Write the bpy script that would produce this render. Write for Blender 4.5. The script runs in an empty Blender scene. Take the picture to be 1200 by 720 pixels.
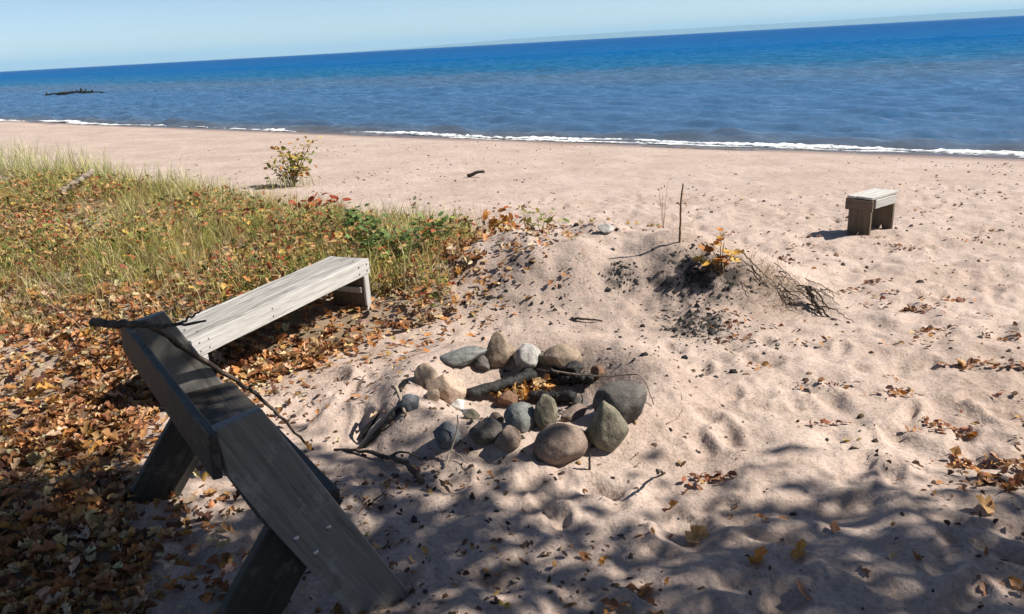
import bpy, math, random
import numpy as np
from mathutils import Vector, Matrix

# ------------------------------------------------------------------ camera
scene = bpy.context.scene
COL = scene.collection
cam_data = bpy.data.cameras.new('camera')
cam = bpy.data.objects.new('camera', cam_data)
COL.objects.link(cam)
cam_data.sensor_width = 36.0
cam_data.lens = 28.26
cam_data.clip_start = 0.05
cam_data.clip_end = 60000.0
PITCH, ROLL, EYE = math.radians(18.135), math.radians(3.148), 1.9
fwd = Vector((0, math.cos(PITCH), -math.sin(PITCH)))
rt0 = Vector((1, 0, 0)); up0 = rt0.cross(fwd)
rt = math.cos(ROLL) * rt0 - math.sin(ROLL) * up0
upv = math.sin(ROLL) * rt0 + math.cos(ROLL) * up0
m3 = Matrix((rt, upv, -fwd)).transposed()
cam.matrix_world = Matrix.Translation((0, 0, EYE)) @ m3.to_4x4()
scene.camera = cam

# ------------------------------------------------------------------ sky, sun, exposure
SUN_EL = math.radians(44.0)
sun_h = Vector((1.0, 0.03)).normalized()          # horizontal direction towards the sun
sun_dir = Vector((sun_h.x * math.cos(SUN_EL), sun_h.y * math.cos(SUN_EL), math.sin(SUN_EL)))
world = bpy.data.worlds.new('World')
scene.world = world
world.use_nodes = True
wn = world.node_tree.nodes; wl = world.node_tree.links
for n in list(wn): wn.remove(n)
sky = wn.new('ShaderNodeTexSky')
sky.sky_type = 'NISHITA'
sky.sun_disc = False
sky.sun_elevation = SUN_EL
sky.sun_rotation = math.atan2(sun_h.x, sun_h.y)
sky.altitude = 1500.0
sky.air_density = 0.7
sky.dust_density = 1.0
sky.ozone_density = 1.0
bg = wn.new('ShaderNodeBackground'); bg.inputs['Strength'].default_value = 0.075
wo = wn.new('ShaderNodeOutputWorld')
tint = wn.new('ShaderNodeMix'); tint.data_type = 'RGBA'; tint.blend_type = 'MULTIPLY'; tint.inputs[0].default_value = 1.0
tint.inputs[7].default_value = (1.0, 1.0, 1.0, 1)
wl.new(sky.outputs['Color'], tint.inputs[6])
wl.new(tint.outputs[2], bg.inputs['Color'])
wl.new(bg.outputs['Background'], wo.inputs['Surface'])
sun_data = bpy.data.lights.new('sun', 'SUN')
sun_data.energy = 5.0
sun_data.angle = math.radians(0.53)
sun_data.color = (1.0, 0.93, 0.83)
sun = bpy.data.objects.new('sun', sun_data)
COL.objects.link(sun)
sun.rotation_euler = (-sun_dir).to_track_quat('-Z', 'Y').to_euler()
sun.location = (8, -3, 9)
scene.view_settings.view_transform = 'Standard'
scene.view_settings.look = 'None'
scene.view_settings.gamma = 1.0
scene.view_settings.use_curve_mapping = False
scene.view_settings.exposure = 0.85
scene.render.engine = 'CYCLES'
scene.cycles.use_denoising = True
scene.cycles.max_bounces = 6
scene.cycles.diffuse_bounces = 3
scene.cycles.glossy_bounces = 3
scene.cycles.transparent_max_bounces = 6
scene.cycles.volume_bounces = 0
scene.cycles.sample_clamp_indirect = 6.0
scene.cycles.sample_clamp_direct = 2.0

rnd = random.Random(7)
rng = np.random.default_rng(11)

#TERRAIN-BEGIN
# ------------------------------------------------------------------ terrain height (metres, numpy)
_lat = np.random.default_rng(3).random((256, 256)) * 2 - 1
def vnoise(x, y):
    x = np.asarray(x, float); y = np.asarray(y, float)
    xi = np.floor(x).astype(int); yi = np.floor(y).astype(int)
    fx = x - xi; fy = y - yi
    fx = fx * fx * fx * (fx * (fx * 6 - 15) + 10); fy = fy * fy * fy * (fy * (fy * 6 - 15) + 10)
    a = _lat[xi & 255, yi & 255]; b = _lat[(xi + 1) & 255, yi & 255]
    c = _lat[xi & 255, (yi + 1) & 255]; d = _lat[(xi + 1) & 255, (yi + 1) & 255]
    return (a * (1 - fx) + b * fx) * (1 - fy) + (c * (1 - fx) + d * fx) * fy
def fbm(x, y, n=3):
    s = 0.0; a = 1.0
    for k in range(n):
        s = s + a * vnoise(x * 2 ** k + 17.3 * k, y * 2 ** k + 5.1 * k); a *= 0.5
    return s
def sstep(a, b, x):
    t = np.clip((np.asarray(x, float) - a) / (b - a), 0, 1)
    return t * t * (3 - 2 * t)
SN = (0.63, 0.777)                     # horizontal direction out over the lake
LAKE_Z = -0.5
SHORE_S = 16.7
RING = (0.09, 4.23)
_fr = np.random.default_rng(21)
FOOT = []                              # scuffed footprints in the dry sand
for k in range(1200):
    fx_ = _fr.uniform(-1.6, 7.0); fy_ = _fr.uniform(1.2, 11.0)
    if math.hypot(fx_ - RING[0], fy_ - RING[1]) < 0.95: continue
    if -0.9 < fx_ < 2.7 and 5.2 < fy_ < 7.6: continue
    if fx_ < 0.4 and fy_ > 4.6: continue
    FOOT.append((fx_, fy_, _fr.uniform(0, math.pi), _fr.uniform(0.07, 0.13), _fr.uniform(0.035, 0.065), _fr.uniform(0.012, 0.040) * (1.0 if fy_ < 4.6 else 0.6)))
# edge of the overgrown bank on the left: y -> x of its right border
BANK_Y = [0, 2.2, 2.8, 3.4, 4.0, 4.45, 4.75, 5.3, 5.5, 5.7, 6.0, 6.6, 7.2, 8.0, 9.2, 10.2, 11.3, 13.1, 15.7, 17.8, 24.0]
BANK_X = [-1.2, -1.25, -1.5, -1.65, -1.8, -1.65, -1.35, -0.95, -0.7, -0.25, -0.1, 0.15, 0.35, 0.1, -0.75, -1.9, -3.3, -5.2, -7.8, -10.6, -18.5]
def bank_edge(y):
    return np.interp(y, BANK_Y, BANK_X)
def bank_mask(x, y):                   # 0 on open sand .. 1 inside the overgrown bank
    e = bank_edge(y) + 0.28 * vnoise(x * 1.3 + 4, y * 1.3) + 0.15 * vnoise(x * 3.7, y * 3.7 + 9)
    m = sstep(0.0, 0.55, e - x)
    return m * sstep(24, 20, y)
def ground(x, y):
    x = np.asarray(x, float); y = np.asarray(y, float)
    s = SN[0] * x + SN[1] * y
    z = -0.5 * np.clip((s - 5.0) / 11.7, 0, 4) ** 1.15
    z = np.where(s > SHORE_S, -0.5 - 0.16 * (s - SHORE_S), z)
    z = np.maximum(z, -2.2)
    # low overgrown bank
    e = bank_edge(y)
    z = z + 0.16 * sstep(-0.1, 2.2, e - x) * sstep(22, 12, y) * sstep(1.5, 4.5, y)
    z = z + 0.06 * fbm(x * 0.55 + 3, y * 0.55, 2) * sstep(0.0, 1.5, e - x)
    # sand mound behind the fire ring
    dx = (x - 0.62) / 1.15; dy = (y - 6.65) / 0.82
    r2 = dx * dx + dy * dy
    z = z + 0.36 * np.exp(-r2 ** 1.5 * 0.75) + 0.05 * fbm(x * 2.3 + 1, y * 2.3, 2) * np.exp(-r2 * 0.8)
    dx = (x - 1.68) / 0.62; dy = (y - 6.1) / 0.52
    z = z + 0.22 * np.exp(-(dx * dx + dy * dy) ** 1.6)
    # a small scarp in the mound's front
    dx = (x - 1.15) / 0.42; dy = (y - 5.62) / 0.20
    z = z - 0.09 * np.exp(-(dx * dx + dy * dy))
    # fire ring: rim and scooped pit
    r = np.hypot((x - RING[0]) / 1.12, (y - RING[1]))
    z = z + 0.10 * np.exp(-((r - 0.64) / 0.20) ** 2) - 0.13 * np.exp(-(r / 0.42) ** 4)
    rl = np.hypot((x + 0.60) / 0.30, (y - 4.18) / 0.30)
    z = z + 0.03 * np.exp(-rl ** 2) + 0.02 * np.exp(-(((x + 0.62) / 0.15) ** 2 + ((y - 3.98) / 0.22) ** 2)) - 0.06 * np.exp(-(((x + 0.86) / 0.15) ** 2 + ((y - 3.90) / 0.20) ** 2) ** 1.5)
    # wind and foot relief
    near = sstep(14, 5, y)
    calm = 1 - 0.75 * np.exp(-(r / 0.8) ** 4)
    z = z + (0.028 * fbm(x * 1.7, y * 1.7, 2) + 0.017 * fbm(x * 4.6 + 8, y * 4.6, 2)) * (0.35 + 0.65 * near) * calm * sstep(16.5, 14, s)
    z = z + 0.0045 * fbm(x * 15, y * 15 + 40, 2) * near + 0.007 * fbm(x * 8.5 + 5, y * 8.5, 2) * near * calm + 0.018 * fbm(x * 5.5, y * 5.5 + 7, 2) * np.exp(-(((x - 0.9) / 1.3) ** 2 + ((y - 6.3) / 0.9) ** 2) ** 2)
    inside = bank_mask(x, y)
    if z.size > 1:
        for (fx_, fy_, a, l, w, dp) in FOOT:
            msk = (np.abs(x - fx_) < 0.5) & (np.abs(y - fy_) < 0.5)
            if not msk.any(): continue
            ux = x[msk] - fx_; uy = y[msk] - fy_
            p = (ux * math.cos(a) + uy * math.sin(a)) / l; q = (-ux * math.sin(a) + uy * math.cos(a)) / w
            rr = np.sqrt(p * p + q * q) * (1 + 0.28 * vnoise(ux * 14 + fx_ * 9, uy * 14 + fy_ * 7))
            z[msk] += (-dp * np.exp(-rr ** 2.4) + 0.30 * dp * np.exp(-((rr - 1.45) / 0.5) ** 2) * (1 + 0.9 * p)) * (1 - inside[msk])
    return z
#TERRAIN-END
def gz(x, y):
    return float(ground(np.array([x, x]), np.array([y, y]))[0])

# ------------------------------------------------------------------ materials
def new_mat(name):
    m = bpy.data.materials.new(name); m.use_nodes = True
    nt = m.node_tree
    b = nt.nodes['Principled BSDF']
    return m, nt, b
def N(nt, kind, **kw):
    n = nt.nodes.new(kind)
    for k, v in kw.items():
        if k in n.inputs: n.inputs[k].default_value = v
        else: setattr(n, k, v)
    return n
def ramp(nt, stops, fac=None):
    r = nt.nodes.new('ShaderNodeValToRGB')
    el = r.color_ramp.elements
    while len(el) < len(stops): el.new(0.5)
    for e, (p, c) in zip(el, stops):
        e.position = p; e.color = (c[0], c[1], c[2], 1)
    if fac is not None: nt.links.new(fac, r.inputs['Fac'])
    return r
def mix(nt, fac, a, b, mode='MIX'):
    n = nt.nodes.new('ShaderNodeMix'); n.data_type = 'RGBA'; n.blend_type = mode
    for sock, v in ((n.inputs[0], fac), (n.inputs[6], a), (n.inputs[7], b)):
        if isinstance(v, bpy.types.NodeSocket): nt.links.new(v, sock)
        elif isinstance(v, (int, float)): sock.default_value = v
        else: sock.default_value = (v[0], v[1], v[2], 1)
    return n.outputs[2]
def math_n(nt, op, a, b=None, c=None):
    n = nt.nodes.new('ShaderNodeMath'); n.operation = op
    for i, v in enumerate((a, b, c)):
        if v is None: continue
        if isinstance(v, bpy.types.NodeSocket): nt.links.new(v, n.inputs[i])
        else: n.inputs[i].default_value = v
    return n.outputs[0]

def sand_material():
    m, nt, b = new_mat('sand')
    L = nt.links
    geo = N(nt, 'ShaderNodeNewGeometry')
    pos = geo.outputs['Position']
    big = N(nt, 'ShaderNodeTexNoise', Scale=0.9, Detail=4.0, Roughness=0.6); L.new(pos, big.inputs['Vector'])
    fine = N(nt, 'ShaderNodeTexNoise', Scale=55.0, Detail=4.0, Roughness=0.7); L.new(pos, fine.inputs['Vector'])
    mid = N(nt, 'ShaderNodeTexNoise', Scale=9.0, Detail=3.0, Roughness=0.6); L.new(pos, mid.inputs['Vector'])
    c = ramp(nt, [(0.3, (0.352, 0.272, 0.226)), (0.7, (0.442, 0.358, 0.310))], big.outputs['Fac']).outputs['Color']
    g = ramp(nt, [(0.30, (0.62, 0.60, 0.58)), (0.5, (1, 1, 1)), (0.75, (1.14, 1.12, 1.10))], fine.outputs['Fac']).outputs['Color']
    c = mix(nt, 1.0, c, g, 'MULTIPLY')
    g2 = ramp(nt, [(0.28, (0.86, 0.83, 0.81)), (0.55, (1, 1, 1))], mid.outputs['Fac']).outputs['Color']
    c = mix(nt, 1.0, c, g2, 'MULTIPLY')
    # dark specks: tiny pebbles and bark crumbs
    vo = N(nt, 'ShaderNodeTexVoronoi', Scale=17.0); L.new(pos, vo.inputs['Vector'])
    sel = N(nt, 'ShaderNodeTexNoise', Scale=2.2, Detail=3.0); L.new(pos, sel.inputs['Vector'])
    thr = math_n(nt, 'MULTIPLY', math_n(nt, 'SUBTRACT', sel.outputs['Fac'], 0.42), 0.75)
    sp = math_n(nt, 'LESS_THAN', vo.outputs['Distance'], thr)
    sepc = N(nt, 'ShaderNodeSeparateColor'); L.new(vo.outputs['Color'], sepc.inputs[0])
    sp = math_n(nt, 'MULTIPLY', sp, math_n(nt, 'GREATER_THAN', sepc.outputs[0], 0.72))
    sp = math_n(nt, 'MULTIPLY', sp, 0.75)
    c = mix(nt, sp, c, (0.09, 0.06, 0.045))
    # bare soil and humus under the plants of the bank
    at = N(nt, 'ShaderNodeAttribute', attribute_name='soil')
    so = math_n(nt, 'MULTIPLY', at.outputs['Fac'], math_n(nt, 'ADD', 0.45, math_n(nt, 'MULTIPLY', mid.outputs['Fac'], 0.7)))
    so = math_n(nt, 'MINIMUM', so, 0.92)
    c = mix(nt, so, c, (0.12, 0.085, 0.045))
    at2 = N(nt, 'ShaderNodeAttribute', attribute_name='ash_shade')
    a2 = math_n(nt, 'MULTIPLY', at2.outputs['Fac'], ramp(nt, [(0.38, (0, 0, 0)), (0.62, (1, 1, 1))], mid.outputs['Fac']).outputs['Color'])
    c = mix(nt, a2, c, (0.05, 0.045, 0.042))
    # wet swash band along the water
    at3 = N(nt, 'ShaderNodeAttribute', attribute_name='wet')
    c = mix(nt, math_n(nt, 'MULTIPLY', at3.outputs['Fac'], 0.85), c, (0.20, 0.135, 0.105))
    L.new(c, b.inputs['Base Color'])
    ro = math_n(nt, 'SUBTRACT', 0.95, math_n(nt, 'MULTIPLY', at3.outputs['Fac'], 0.6))
    L.new(ro, b.inputs['Roughness'])
    b.inputs['Specular IOR Level'].default_value = 0.25
    bp = N(nt, 'ShaderNodeBump', Strength=0.55, Distance=0.012); L.new(fine.outputs['Fac'], bp.inputs['Height'])
    bp2 = N(nt, 'ShaderNodeBump', Strength=0.6, Distance=0.03); L.new(mid.outputs['Fac'], bp2.inputs['Height'])
    L.new(bp.outputs['Normal'], bp2.inputs['Normal'])
    L.new(bp2.outputs['Normal'], b.inputs['Normal'])
    return m

def water_material():
    m, nt, b = new_mat('lake_water')
    L = nt.links
    geo = N(nt, 'ShaderNodeNewGeometry'); pos = geo.outputs['Position']
    dp = nt.nodes.new('ShaderNodeVectorMath'); dp.operation = 'DOT_PRODUCT'
    L.new(pos, dp.inputs[0]); dp.inputs[1].default_value = (SN[0], SN[1], 0)
    s = dp.outputs['Value']
    wob = N(nt, 'ShaderNodeTexNoise', Scale=0.12, Detail=3.0); L.new(pos, wob.inputs['Vector'])
    # depth from the shore outwards on a log scale: sandy shallows, a bar, then deep water
    sl = math_n(nt, 'LOGARITHM', math_n(nt, 'MAXIMUM', math_n(nt, 'SUBTRACT', s, SHORE_S - 1.2), 0.4), 10.0)
    sl = math_n(nt, 'ADD', math_n(nt, 'DIVIDE', sl, 3.0), math_n(nt, 'MULTIPLY', math_n(nt, 'SUBTRACT', wob.outputs['Fac'], 0.5), 0.10))
    c = ramp(nt, [(0.0, (0.14, 0.105, 0.075)), (0.10, (0.085, 0.10, 0.11)), (0.20, (0.055, 0.125, 0.225)), (0.42, (0.045, 0.135, 0.27)),
                  (0.50, (0.06, 0.13, 0.22)), (0.56, (0.0, 0.105, 0.235)), (0.66, (0.0, 0.082, 0.235)), (0.9, (0.0, 0.060, 0.20))], sl).outputs['Color']
    mp = N(nt, 'ShaderNodeMapping'); L.new(pos, mp.inputs['Vector'])
    mp.inputs['Rotation'].default_value = (0, 0, -math.atan2(SN[1], SN[0]))
    mp.inputs['Scale'].default_value = (1.0, 0.35, 1.0)
    # unresolved small chop: the facet normal itself wanders, at two wavelengths
    nrm = None
    for sc_, k_ in ((4.0, 0.8), (1.1, 0.6), (0.13, 0.35)):
        nz = N(nt, 'ShaderNodeTexNoise', Scale=sc_, Detail=4.0, Roughness=0.65); L.new(mp.outputs['Vector'], nz.inputs['Vector'])
        sub = nt.nodes.new('ShaderNodeVectorMath'); sub.operation = 'SUBTRACT'; L.new(nz.outputs['Color'], sub.inputs[0]); sub.inputs[1].default_value = (0.5, 0.5, 0.5)
        mul = nt.nodes.new('ShaderNodeVectorMath'); mul.operation = 'MULTIPLY'; L.new(sub.outputs[0], mul.inputs[0]); mul.inputs[1].default_value = (k_ * 2, k_ * 2, 0)
        amt = nt.nodes.new('ShaderNodeVectorMath'); amt.operation = 'SCALE'; L.new(mul.outputs[0], amt.inputs[0])
        L.new(math_n(nt, 'ADD', 0.62, math_n(nt, 'MULTIPLY', ramp(nt, [(0.40, (0, 0, 0)), (0.66, (1, 1, 1))], sl).outputs['Color'], 0.85)), amt.inputs['Scale'])
        add = nt.nodes.new('ShaderNodeVectorMath'); add.operation = 'ADD'; L.new(amt.outputs[0], add.inputs[0])
        L.new(geo.outputs['Normal'] if nrm is None else nrm, add.inputs[1]); nrm = add.outputs[0]
    nn = nt.nodes.new('ShaderNodeVectorMath'); nn.operation = 'NORMALIZE'; L.new(nrm, nn.inputs[0])
    # body colour from below plus sky mirrored by wave facets (choppy water never reaches full grazing reflectance)
    nt.nodes.remove(b)
    df = nt.nodes.new('ShaderNodeBsdfDiffuse'); L.new(c, df.inputs['Color'])
    flat = N(nt, 'ShaderNodeCombineXYZ', Z=1.0); sc4 = nt.nodes.new('ShaderNodeVectorMath'); sc4.operation = 'SCALE'; L.new(nn.outputs[0], sc4.inputs[0]); sc4.inputs['Scale'].default_value = 0.5
    ad4 = nt.nodes.new('ShaderNodeVectorMath'); ad4.operation = 'ADD'; L.new(sc4.outputs[0], ad4.inputs[0]); L.new(flat.outputs[0], ad4.inputs[1])
    nm4 = nt.nodes.new('ShaderNodeVectorMath'); nm4.operation = 'NORMALIZE'; L.new(ad4.outputs[0], nm4.inputs[0]); L.new(nm4.outputs[0], df.inputs['Normal'])   # light scattered back from within the water
    gl = nt.nodes.new('ShaderNodeBsdfGlossy'); gl.inputs['Roughness'].default_value = 0.16; L.new(nn.outputs[0], gl.inputs['Normal'])
    fr = nt.nodes.new('ShaderNodeFresnel'); fr.inputs['IOR'].default_value = 1.333; L.new(nn.outputs[0], fr.inputs['Normal'])
    mxs = nt.nodes.new('ShaderNodeMixShader'); L.new(math_n(nt, 'MINIMUM', math_n(nt, 'MULTIPLY', fr.outputs[0], 0.62), math_n(nt, 'SUBTRACT', 0.40, math_n(nt, 'MULTIPLY', ramp(nt, [(0.54, (0, 0, 0)), (0.68, (1, 1, 1))], sl).outputs['Color'], 0.30))), mxs.inputs[0])
    L.new(df.outputs[0], mxs.inputs[1]); L.new(gl.outputs[0], mxs.inputs[2]); L.new(mxs.outputs[0], nt.nodes['Material Output'].inputs['Surface'])
    return m

def attr_mat(name, rough=0.65, trans=0.0, spec=0.3, bump=0.0, scale=60.0, mottle=0.0):
    m, nt, b = new_mat(name); L = nt.links
    at = N(nt, 'ShaderNodeAttribute', attribute_name='Col')
    c = at.outputs['Color']
    if mottle > 0:
        tc = N(nt, 'ShaderNodeNewGeometry')
        no = N(nt, 'ShaderNodeTexNoise', Scale=scale, Detail=3.0); L.new(tc.outputs['Position'], no.inputs['Vector'])
        g = ramp(nt, [(0.3, (1 - mottle,) * 3), (0.7, (1 + mottle * 0.5,) * 3)], no.outputs['Fac']).outputs['Color']
        c = mix(nt, 1.0, c, g, 'MULTIPLY')
    L.new(c, b.inputs['Base Color'])
    b.inputs['Roughness'].default_value = rough
    b.inputs['Specular IOR Level'].default_value = spec
    if trans > 0:
        out = nt.nodes['Material Output']
        tr = nt.nodes.new('ShaderNodeBsdfTranslucent'); L.new(c, tr.inputs['Color'])
        mx = nt.nodes.new('ShaderNodeMixShader'); mx.inputs[0].default_value = trans
        L.new(b.outputs[0], mx.inputs[1]); L.new(tr.outputs[0], mx.inputs[2]); L.new(mx.outputs[0], out.inputs['Surface'])
    return m

def wood_material(name, light, dark, streak=0.5, lichen=None, lichen_amt=0.0, rough=0.85, wear=(0.42, 0.6)):
    m, nt, b = new_mat(name); L = nt.links
    tc = N(nt, 'ShaderNodeTexCoord'); obj = tc.outputs['Object']
    info = N(nt, 'ShaderNodeObjectInfo')
    add = nt.nodes.new('ShaderNodeVectorMath'); add.operation = 'ADD'
    sc = nt.nodes.new('ShaderNodeVectorMath'); sc.operation = 'SCALE'
    cx = N(nt, 'ShaderNodeCombineXYZ')
    for i in range(3): L.new(info.outputs['Random'], cx.inputs[i])
    L.new(cx.outputs[0], sc.inputs[0]); sc.inputs['Scale'].default_value = 23.0
    L.new(obj, add.inputs[0]); L.new(sc.outputs[0], add.inputs[1])
    mp = N(nt, 'ShaderNodeMapping'); L.new(add.outputs[0], mp.inputs['Vector']); mp.inputs['Scale'].default_value = (1.6, 30, 30)
    grain = N(nt, 'ShaderNodeTexNoise', Scale=2.0, Detail=6.0, Roughness=0.65, Distortion=0.6); L.new(mp.outputs['Vector'], grain.inputs['Vector'])
    mp2 = N(nt, 'ShaderNodeMapping'); L.new(add.outputs[0], mp2.inputs['Vector']); mp2.inputs['Scale'].default_value = (2.4, 9, 9)
    blot = N(nt, 'ShaderNodeTexNoise', Scale=1.6, Detail=5.0, Roughness=0.6); L.new(mp2.outputs['Vector'], blot.inputs['Vector'])
    c = ramp(nt, [(0.30, dark), (0.52, [l * (1 - streak * 0.35) for l in light]), (0.72, light)], grain.outputs['Fac']).outputs['Color']
    w = ramp(nt, [(wear[0], (0, 0, 0)), (wear[1], (1, 1, 1))], blot.outputs['Fac']).outputs['Color']
    c2 = mix(nt, math_n(nt, 'MULTIPLY', w, streak), c, [0.5 * (a + d) for a, d in zip(light, dark)])
    if lichen_amt > 0:
        ln = N(nt, 'ShaderNodeTexNoise', Scale=7.0, Detail=6.0, Roughness=0.72); L.new(add.outputs[0], ln.inputs['Vector'])
        lf = ramp(nt, [(0.54, (0, 0, 0)), (0.66, (1, 1, 1))], ln.outputs['Fac']).outputs['Color']
        c2 = mix(nt, math_n(nt, 'MULTIPLY', lf, lichen_amt), c2, lichen)
    L.new(c2, b.inputs['Base Color'])
    b.inputs['Roughness'].default_value = rough
    b.inputs['Specular IOR Level'].default_value = 0.3
    bp = N(nt, 'ShaderNodeBump', Strength=0.7, Distance=0.004); L.new(grain.outputs['Fac'], bp.inputs['Height'])
    L.new(bp.outputs['Normal'], b.inputs['Normal'])
    return m

def stone_material(name, base, second, scale=9.0, speck=0.35, rough=0.8):
    m, nt, b = new_mat(name); L = nt.links
    tc = N(nt, 'ShaderNodeTexCoord'); obj = tc.outputs['Object']
    n1 = N(nt, 'ShaderNodeTexNoise', Scale=scale, Detail=5.0, Roughness=0.6, Distortion=0.4); L.new(obj, n1.inputs['Vector'])
    n2 = N(nt, 'ShaderNodeTexNoise', Scale=95.0, Detail=3.0, Roughness=0.7); L.new(obj, n2.inputs['Vector'])
    c = ramp(nt, [(0.35, base), (0.68, second)], n1.outputs['Fac']).outputs['Color']
    g = ramp(nt, [(0.33, (1 - speck,) * 3), (0.5, (1, 1, 1)), (0.7, (1 + speck * 0.6,) * 3)], n2.outputs['Fac']).outputs['Color']
    c = mix(nt, 1.0, c, g, 'MULTIPLY')
    # soot smears and mineral streaks
    n3 = N(nt, 'ShaderNodeTexNoise', Scale=6.0, Detail=6.0, Roughness=0.7, Distortion=1.6); L.new(obj, n3.inputs['Vector'])
    so = ramp(nt, [(0.50, (1, 1, 1)), (0.66, (0.35, 0.33, 0.32))], n3.outputs['Fac']).outputs['Color']
    c = mix(nt, 0.8, c, so, 'MULTIPLY')
    L.new(c, b.inputs['Base Color'])
    b.inputs['Roughness'].default_value = rough
    b.inputs['Specular IOR Level'].default_value = 0.35
    bp = N(nt, 'ShaderNodeBump', Strength=0.5, Distance=0.004); L.new(n2.outputs['Fac'], bp.inputs['Height'])
    bp2 = N(nt, 'ShaderNodeBump', Strength=0.5, Distance=0.02); L.new(n1.outputs['Fac'], bp2.inputs['Height'])
    L.new(bp.outputs['Normal'], bp2.inputs['Normal']); L.new(bp2.outputs['Normal'], b.inputs['Normal'])
    return m

def plain_material(name, c1, c2, scale=30.0, rough=0.85, metallic=0.0, bump=0.5, dist=0.006):
    m, nt, b = new_mat(name); L = nt.links
    tc = N(nt, 'ShaderNodeTexCoord')
    n1 = N(nt, 'ShaderNodeTexNoise', Scale=scale, Detail=5.0, Roughness=0.65); L.new(tc.outputs['Object'], n1.inputs['Vector'])
    L.new(ramp(nt, [(0.35, c1), (0.66, c2)], n1.outputs['Fac']).outputs['Color'], b.inputs['Base Color'])
    b.inputs['Roughness'].default_value = rough; b.inputs['Metallic'].default_value = metallic
    b.inputs['Specular IOR Level'].default_value = 0.3
    bp = N(nt, 'ShaderNodeBump', Strength=bump, Distance=dist); L.new(n1.outputs['Fac'], bp.inputs['Height'])
    L.new(bp.outputs['Normal'], b.inputs['Normal'])
    return m

M_SAND = sand_material()
M_WATER = water_material()
M_LEAF = attr_mat('dry_leaf', 0.7, 0.28, 0.25, mottle=0.35, scale=45.0)
M_GRASS = attr_mat('grass_blade', 0.6, 0.30, 0.25)
M_CRUMB = attr_mat('crumb', 0.9, 0.0, 0.2)
M_WHITEWOOD = wood_material('weathered_grey_wood', (0.40, 0.385, 0.36), (0.045, 0.041, 0.038), 0.5, rough=0.85, wear=(0.40, 0.62))
M_PAINTWOOD = wood_material('bleached_rail_wood', (0.47, 0.46, 0.44), (0.20, 0.19, 0.18), 0.4)
M_BROWNWOOD = wood_material('brown_board_wood', (0.19, 0.145, 0.10), (0.055, 0.04, 0.028), 0.5)
M_STOOLTOP = wood_material('pale_slat_wood', (0.56, 0.55, 0.52), (0.24, 0.22, 0.2), 0.5)
M_DARKWOOD = wood_material('black_stained_wood', (0.050, 0.043, 0.036), (0.008, 0.007, 0.006), 0.6, (0.14, 0.13, 0.105), 0.5, rough=0.62)
M_GREYPLANK = wood_material('silvered_black_plank', (0.24, 0.225, 0.205), (0.075, 0.068, 0.06), 0.75, (0.34, 0.325, 0.30), 0.5, rough=0.45, wear=(0.36, 0.62))
M_CHAR = plain_material('charred_wood', (0.006, 0.006, 0.006), (0.03, 0.029, 0.028), 40.0, 0.6, bump=0.9, dist=0.015)
M_BARK = plain_material('dead_bark', (0.035, 0.025, 0.02), (0.11, 0.085, 0.065), 35.0)
M_TWIG = plain_material('bleached_twig', (0.17, 0.13, 0.095), (0.36, 0.30, 0.24), 35.0)
M_STEM = plain_material('brown_stem', (0.10, 0.055, 0.03), (0.20, 0.12, 0.06), 30.0)
M_BOLT = plain_material('galvanised_bolt', (0.35, 0.35, 0.34), (0.55, 0.55, 0.54), 60.0, 0.4, 0.85, 0.2, 0.002)
def foam_material():
    m, nt, b = new_mat('wave_foam'); L = nt.links
    geo = N(nt, 'ShaderNodeNewGeometry')
    n1 = N(nt, 'ShaderNodeTexNoise', Scale=7.0, Detail=6.0, Roughness=0.7); L.new(geo.outputs['Position'], n1.inputs['Vector'])
    n2 = N(nt, 'ShaderNodeTexNoise', Scale=30.0, Detail=3.0); L.new(geo.outputs['Position'], n2.inputs['Vector'])
    L.new(ramp(nt, [(0.35, (0.50, 0.54, 0.56)), (0.6, (0.80, 0.81, 0.81))], n2.outputs['Fac']).outputs['Color'], b.inputs['Base Color'])
    b.inputs['Roughness'].default_value = 0.9
    at = N(nt, 'ShaderNodeAttribute', attribute_name='core')
    al = math_n(nt, 'ADD', math_n(nt, 'MULTIPLY', at.outputs['Fac'], 0.36), n1.outputs['Fac'])
    L.new(ramp(nt, [(0.58, (0, 0, 0)), (0.86, (1, 1, 1))], al).outputs['Color'], b.inputs['Alpha'])
    bp = N(nt, 'ShaderNodeBump', Strength=0.7, Distance=0.03); L.new(n2.outputs['Fac'], bp.inputs['Height']); L.new(bp.outputs['Normal'], b.inputs['Normal'])
    return m
M_FOAM = foam_material()
M_HILL = plain_material('forested_hill', (0.035, 0.06, 0.035), (0.06, 0.085, 0.045), 0.002, 0.95, bump=0.0)
M_SNAG = plain_material('wet_dark_log', (0.012, 0.010, 0.009), (0.035, 0.028, 0.022), 3.0, 0.5)

# ------------------------------------------------------------------ mesh helpers
def tag(o, label=None, cat=None, group=None, kind=None):
    if label: o['label'] = label
    if cat: o['category'] = cat
    if group: o['group'] = group
    if kind: o['kind'] = kind
    return o
def empty(name, loc=(0, 0, 0), rz=0.0):
    o = bpy.data.objects.new(name, None); COL.objects.link(o)
    o.location = loc; o.rotation_euler = (0, 0, rz); o.empty_display_size = 0.1
    return o
def link(name, me, mat=None, parent=None, loc=(0, 0, 0), rot=(0, 0, 0)):
    o = bpy.data.objects.new(name, me); COL.objects.link(o)
    if mat is not None and not me.materials: me.materials.append(mat)
    o.parent = parent; o.location = loc; o.rotation_euler = rot
    return o
def mesh_py(name, verts, faces, mat=None, smooth=False):
    me = bpy.data.meshes.new(name); me.from_pydata(verts, [], faces); me.update()
    if mat is not None: me.materials.append(mat)
    if smooth: me.polygons.foreach_set('use_smooth', [True] * len(me.polygons))
    return me
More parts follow.
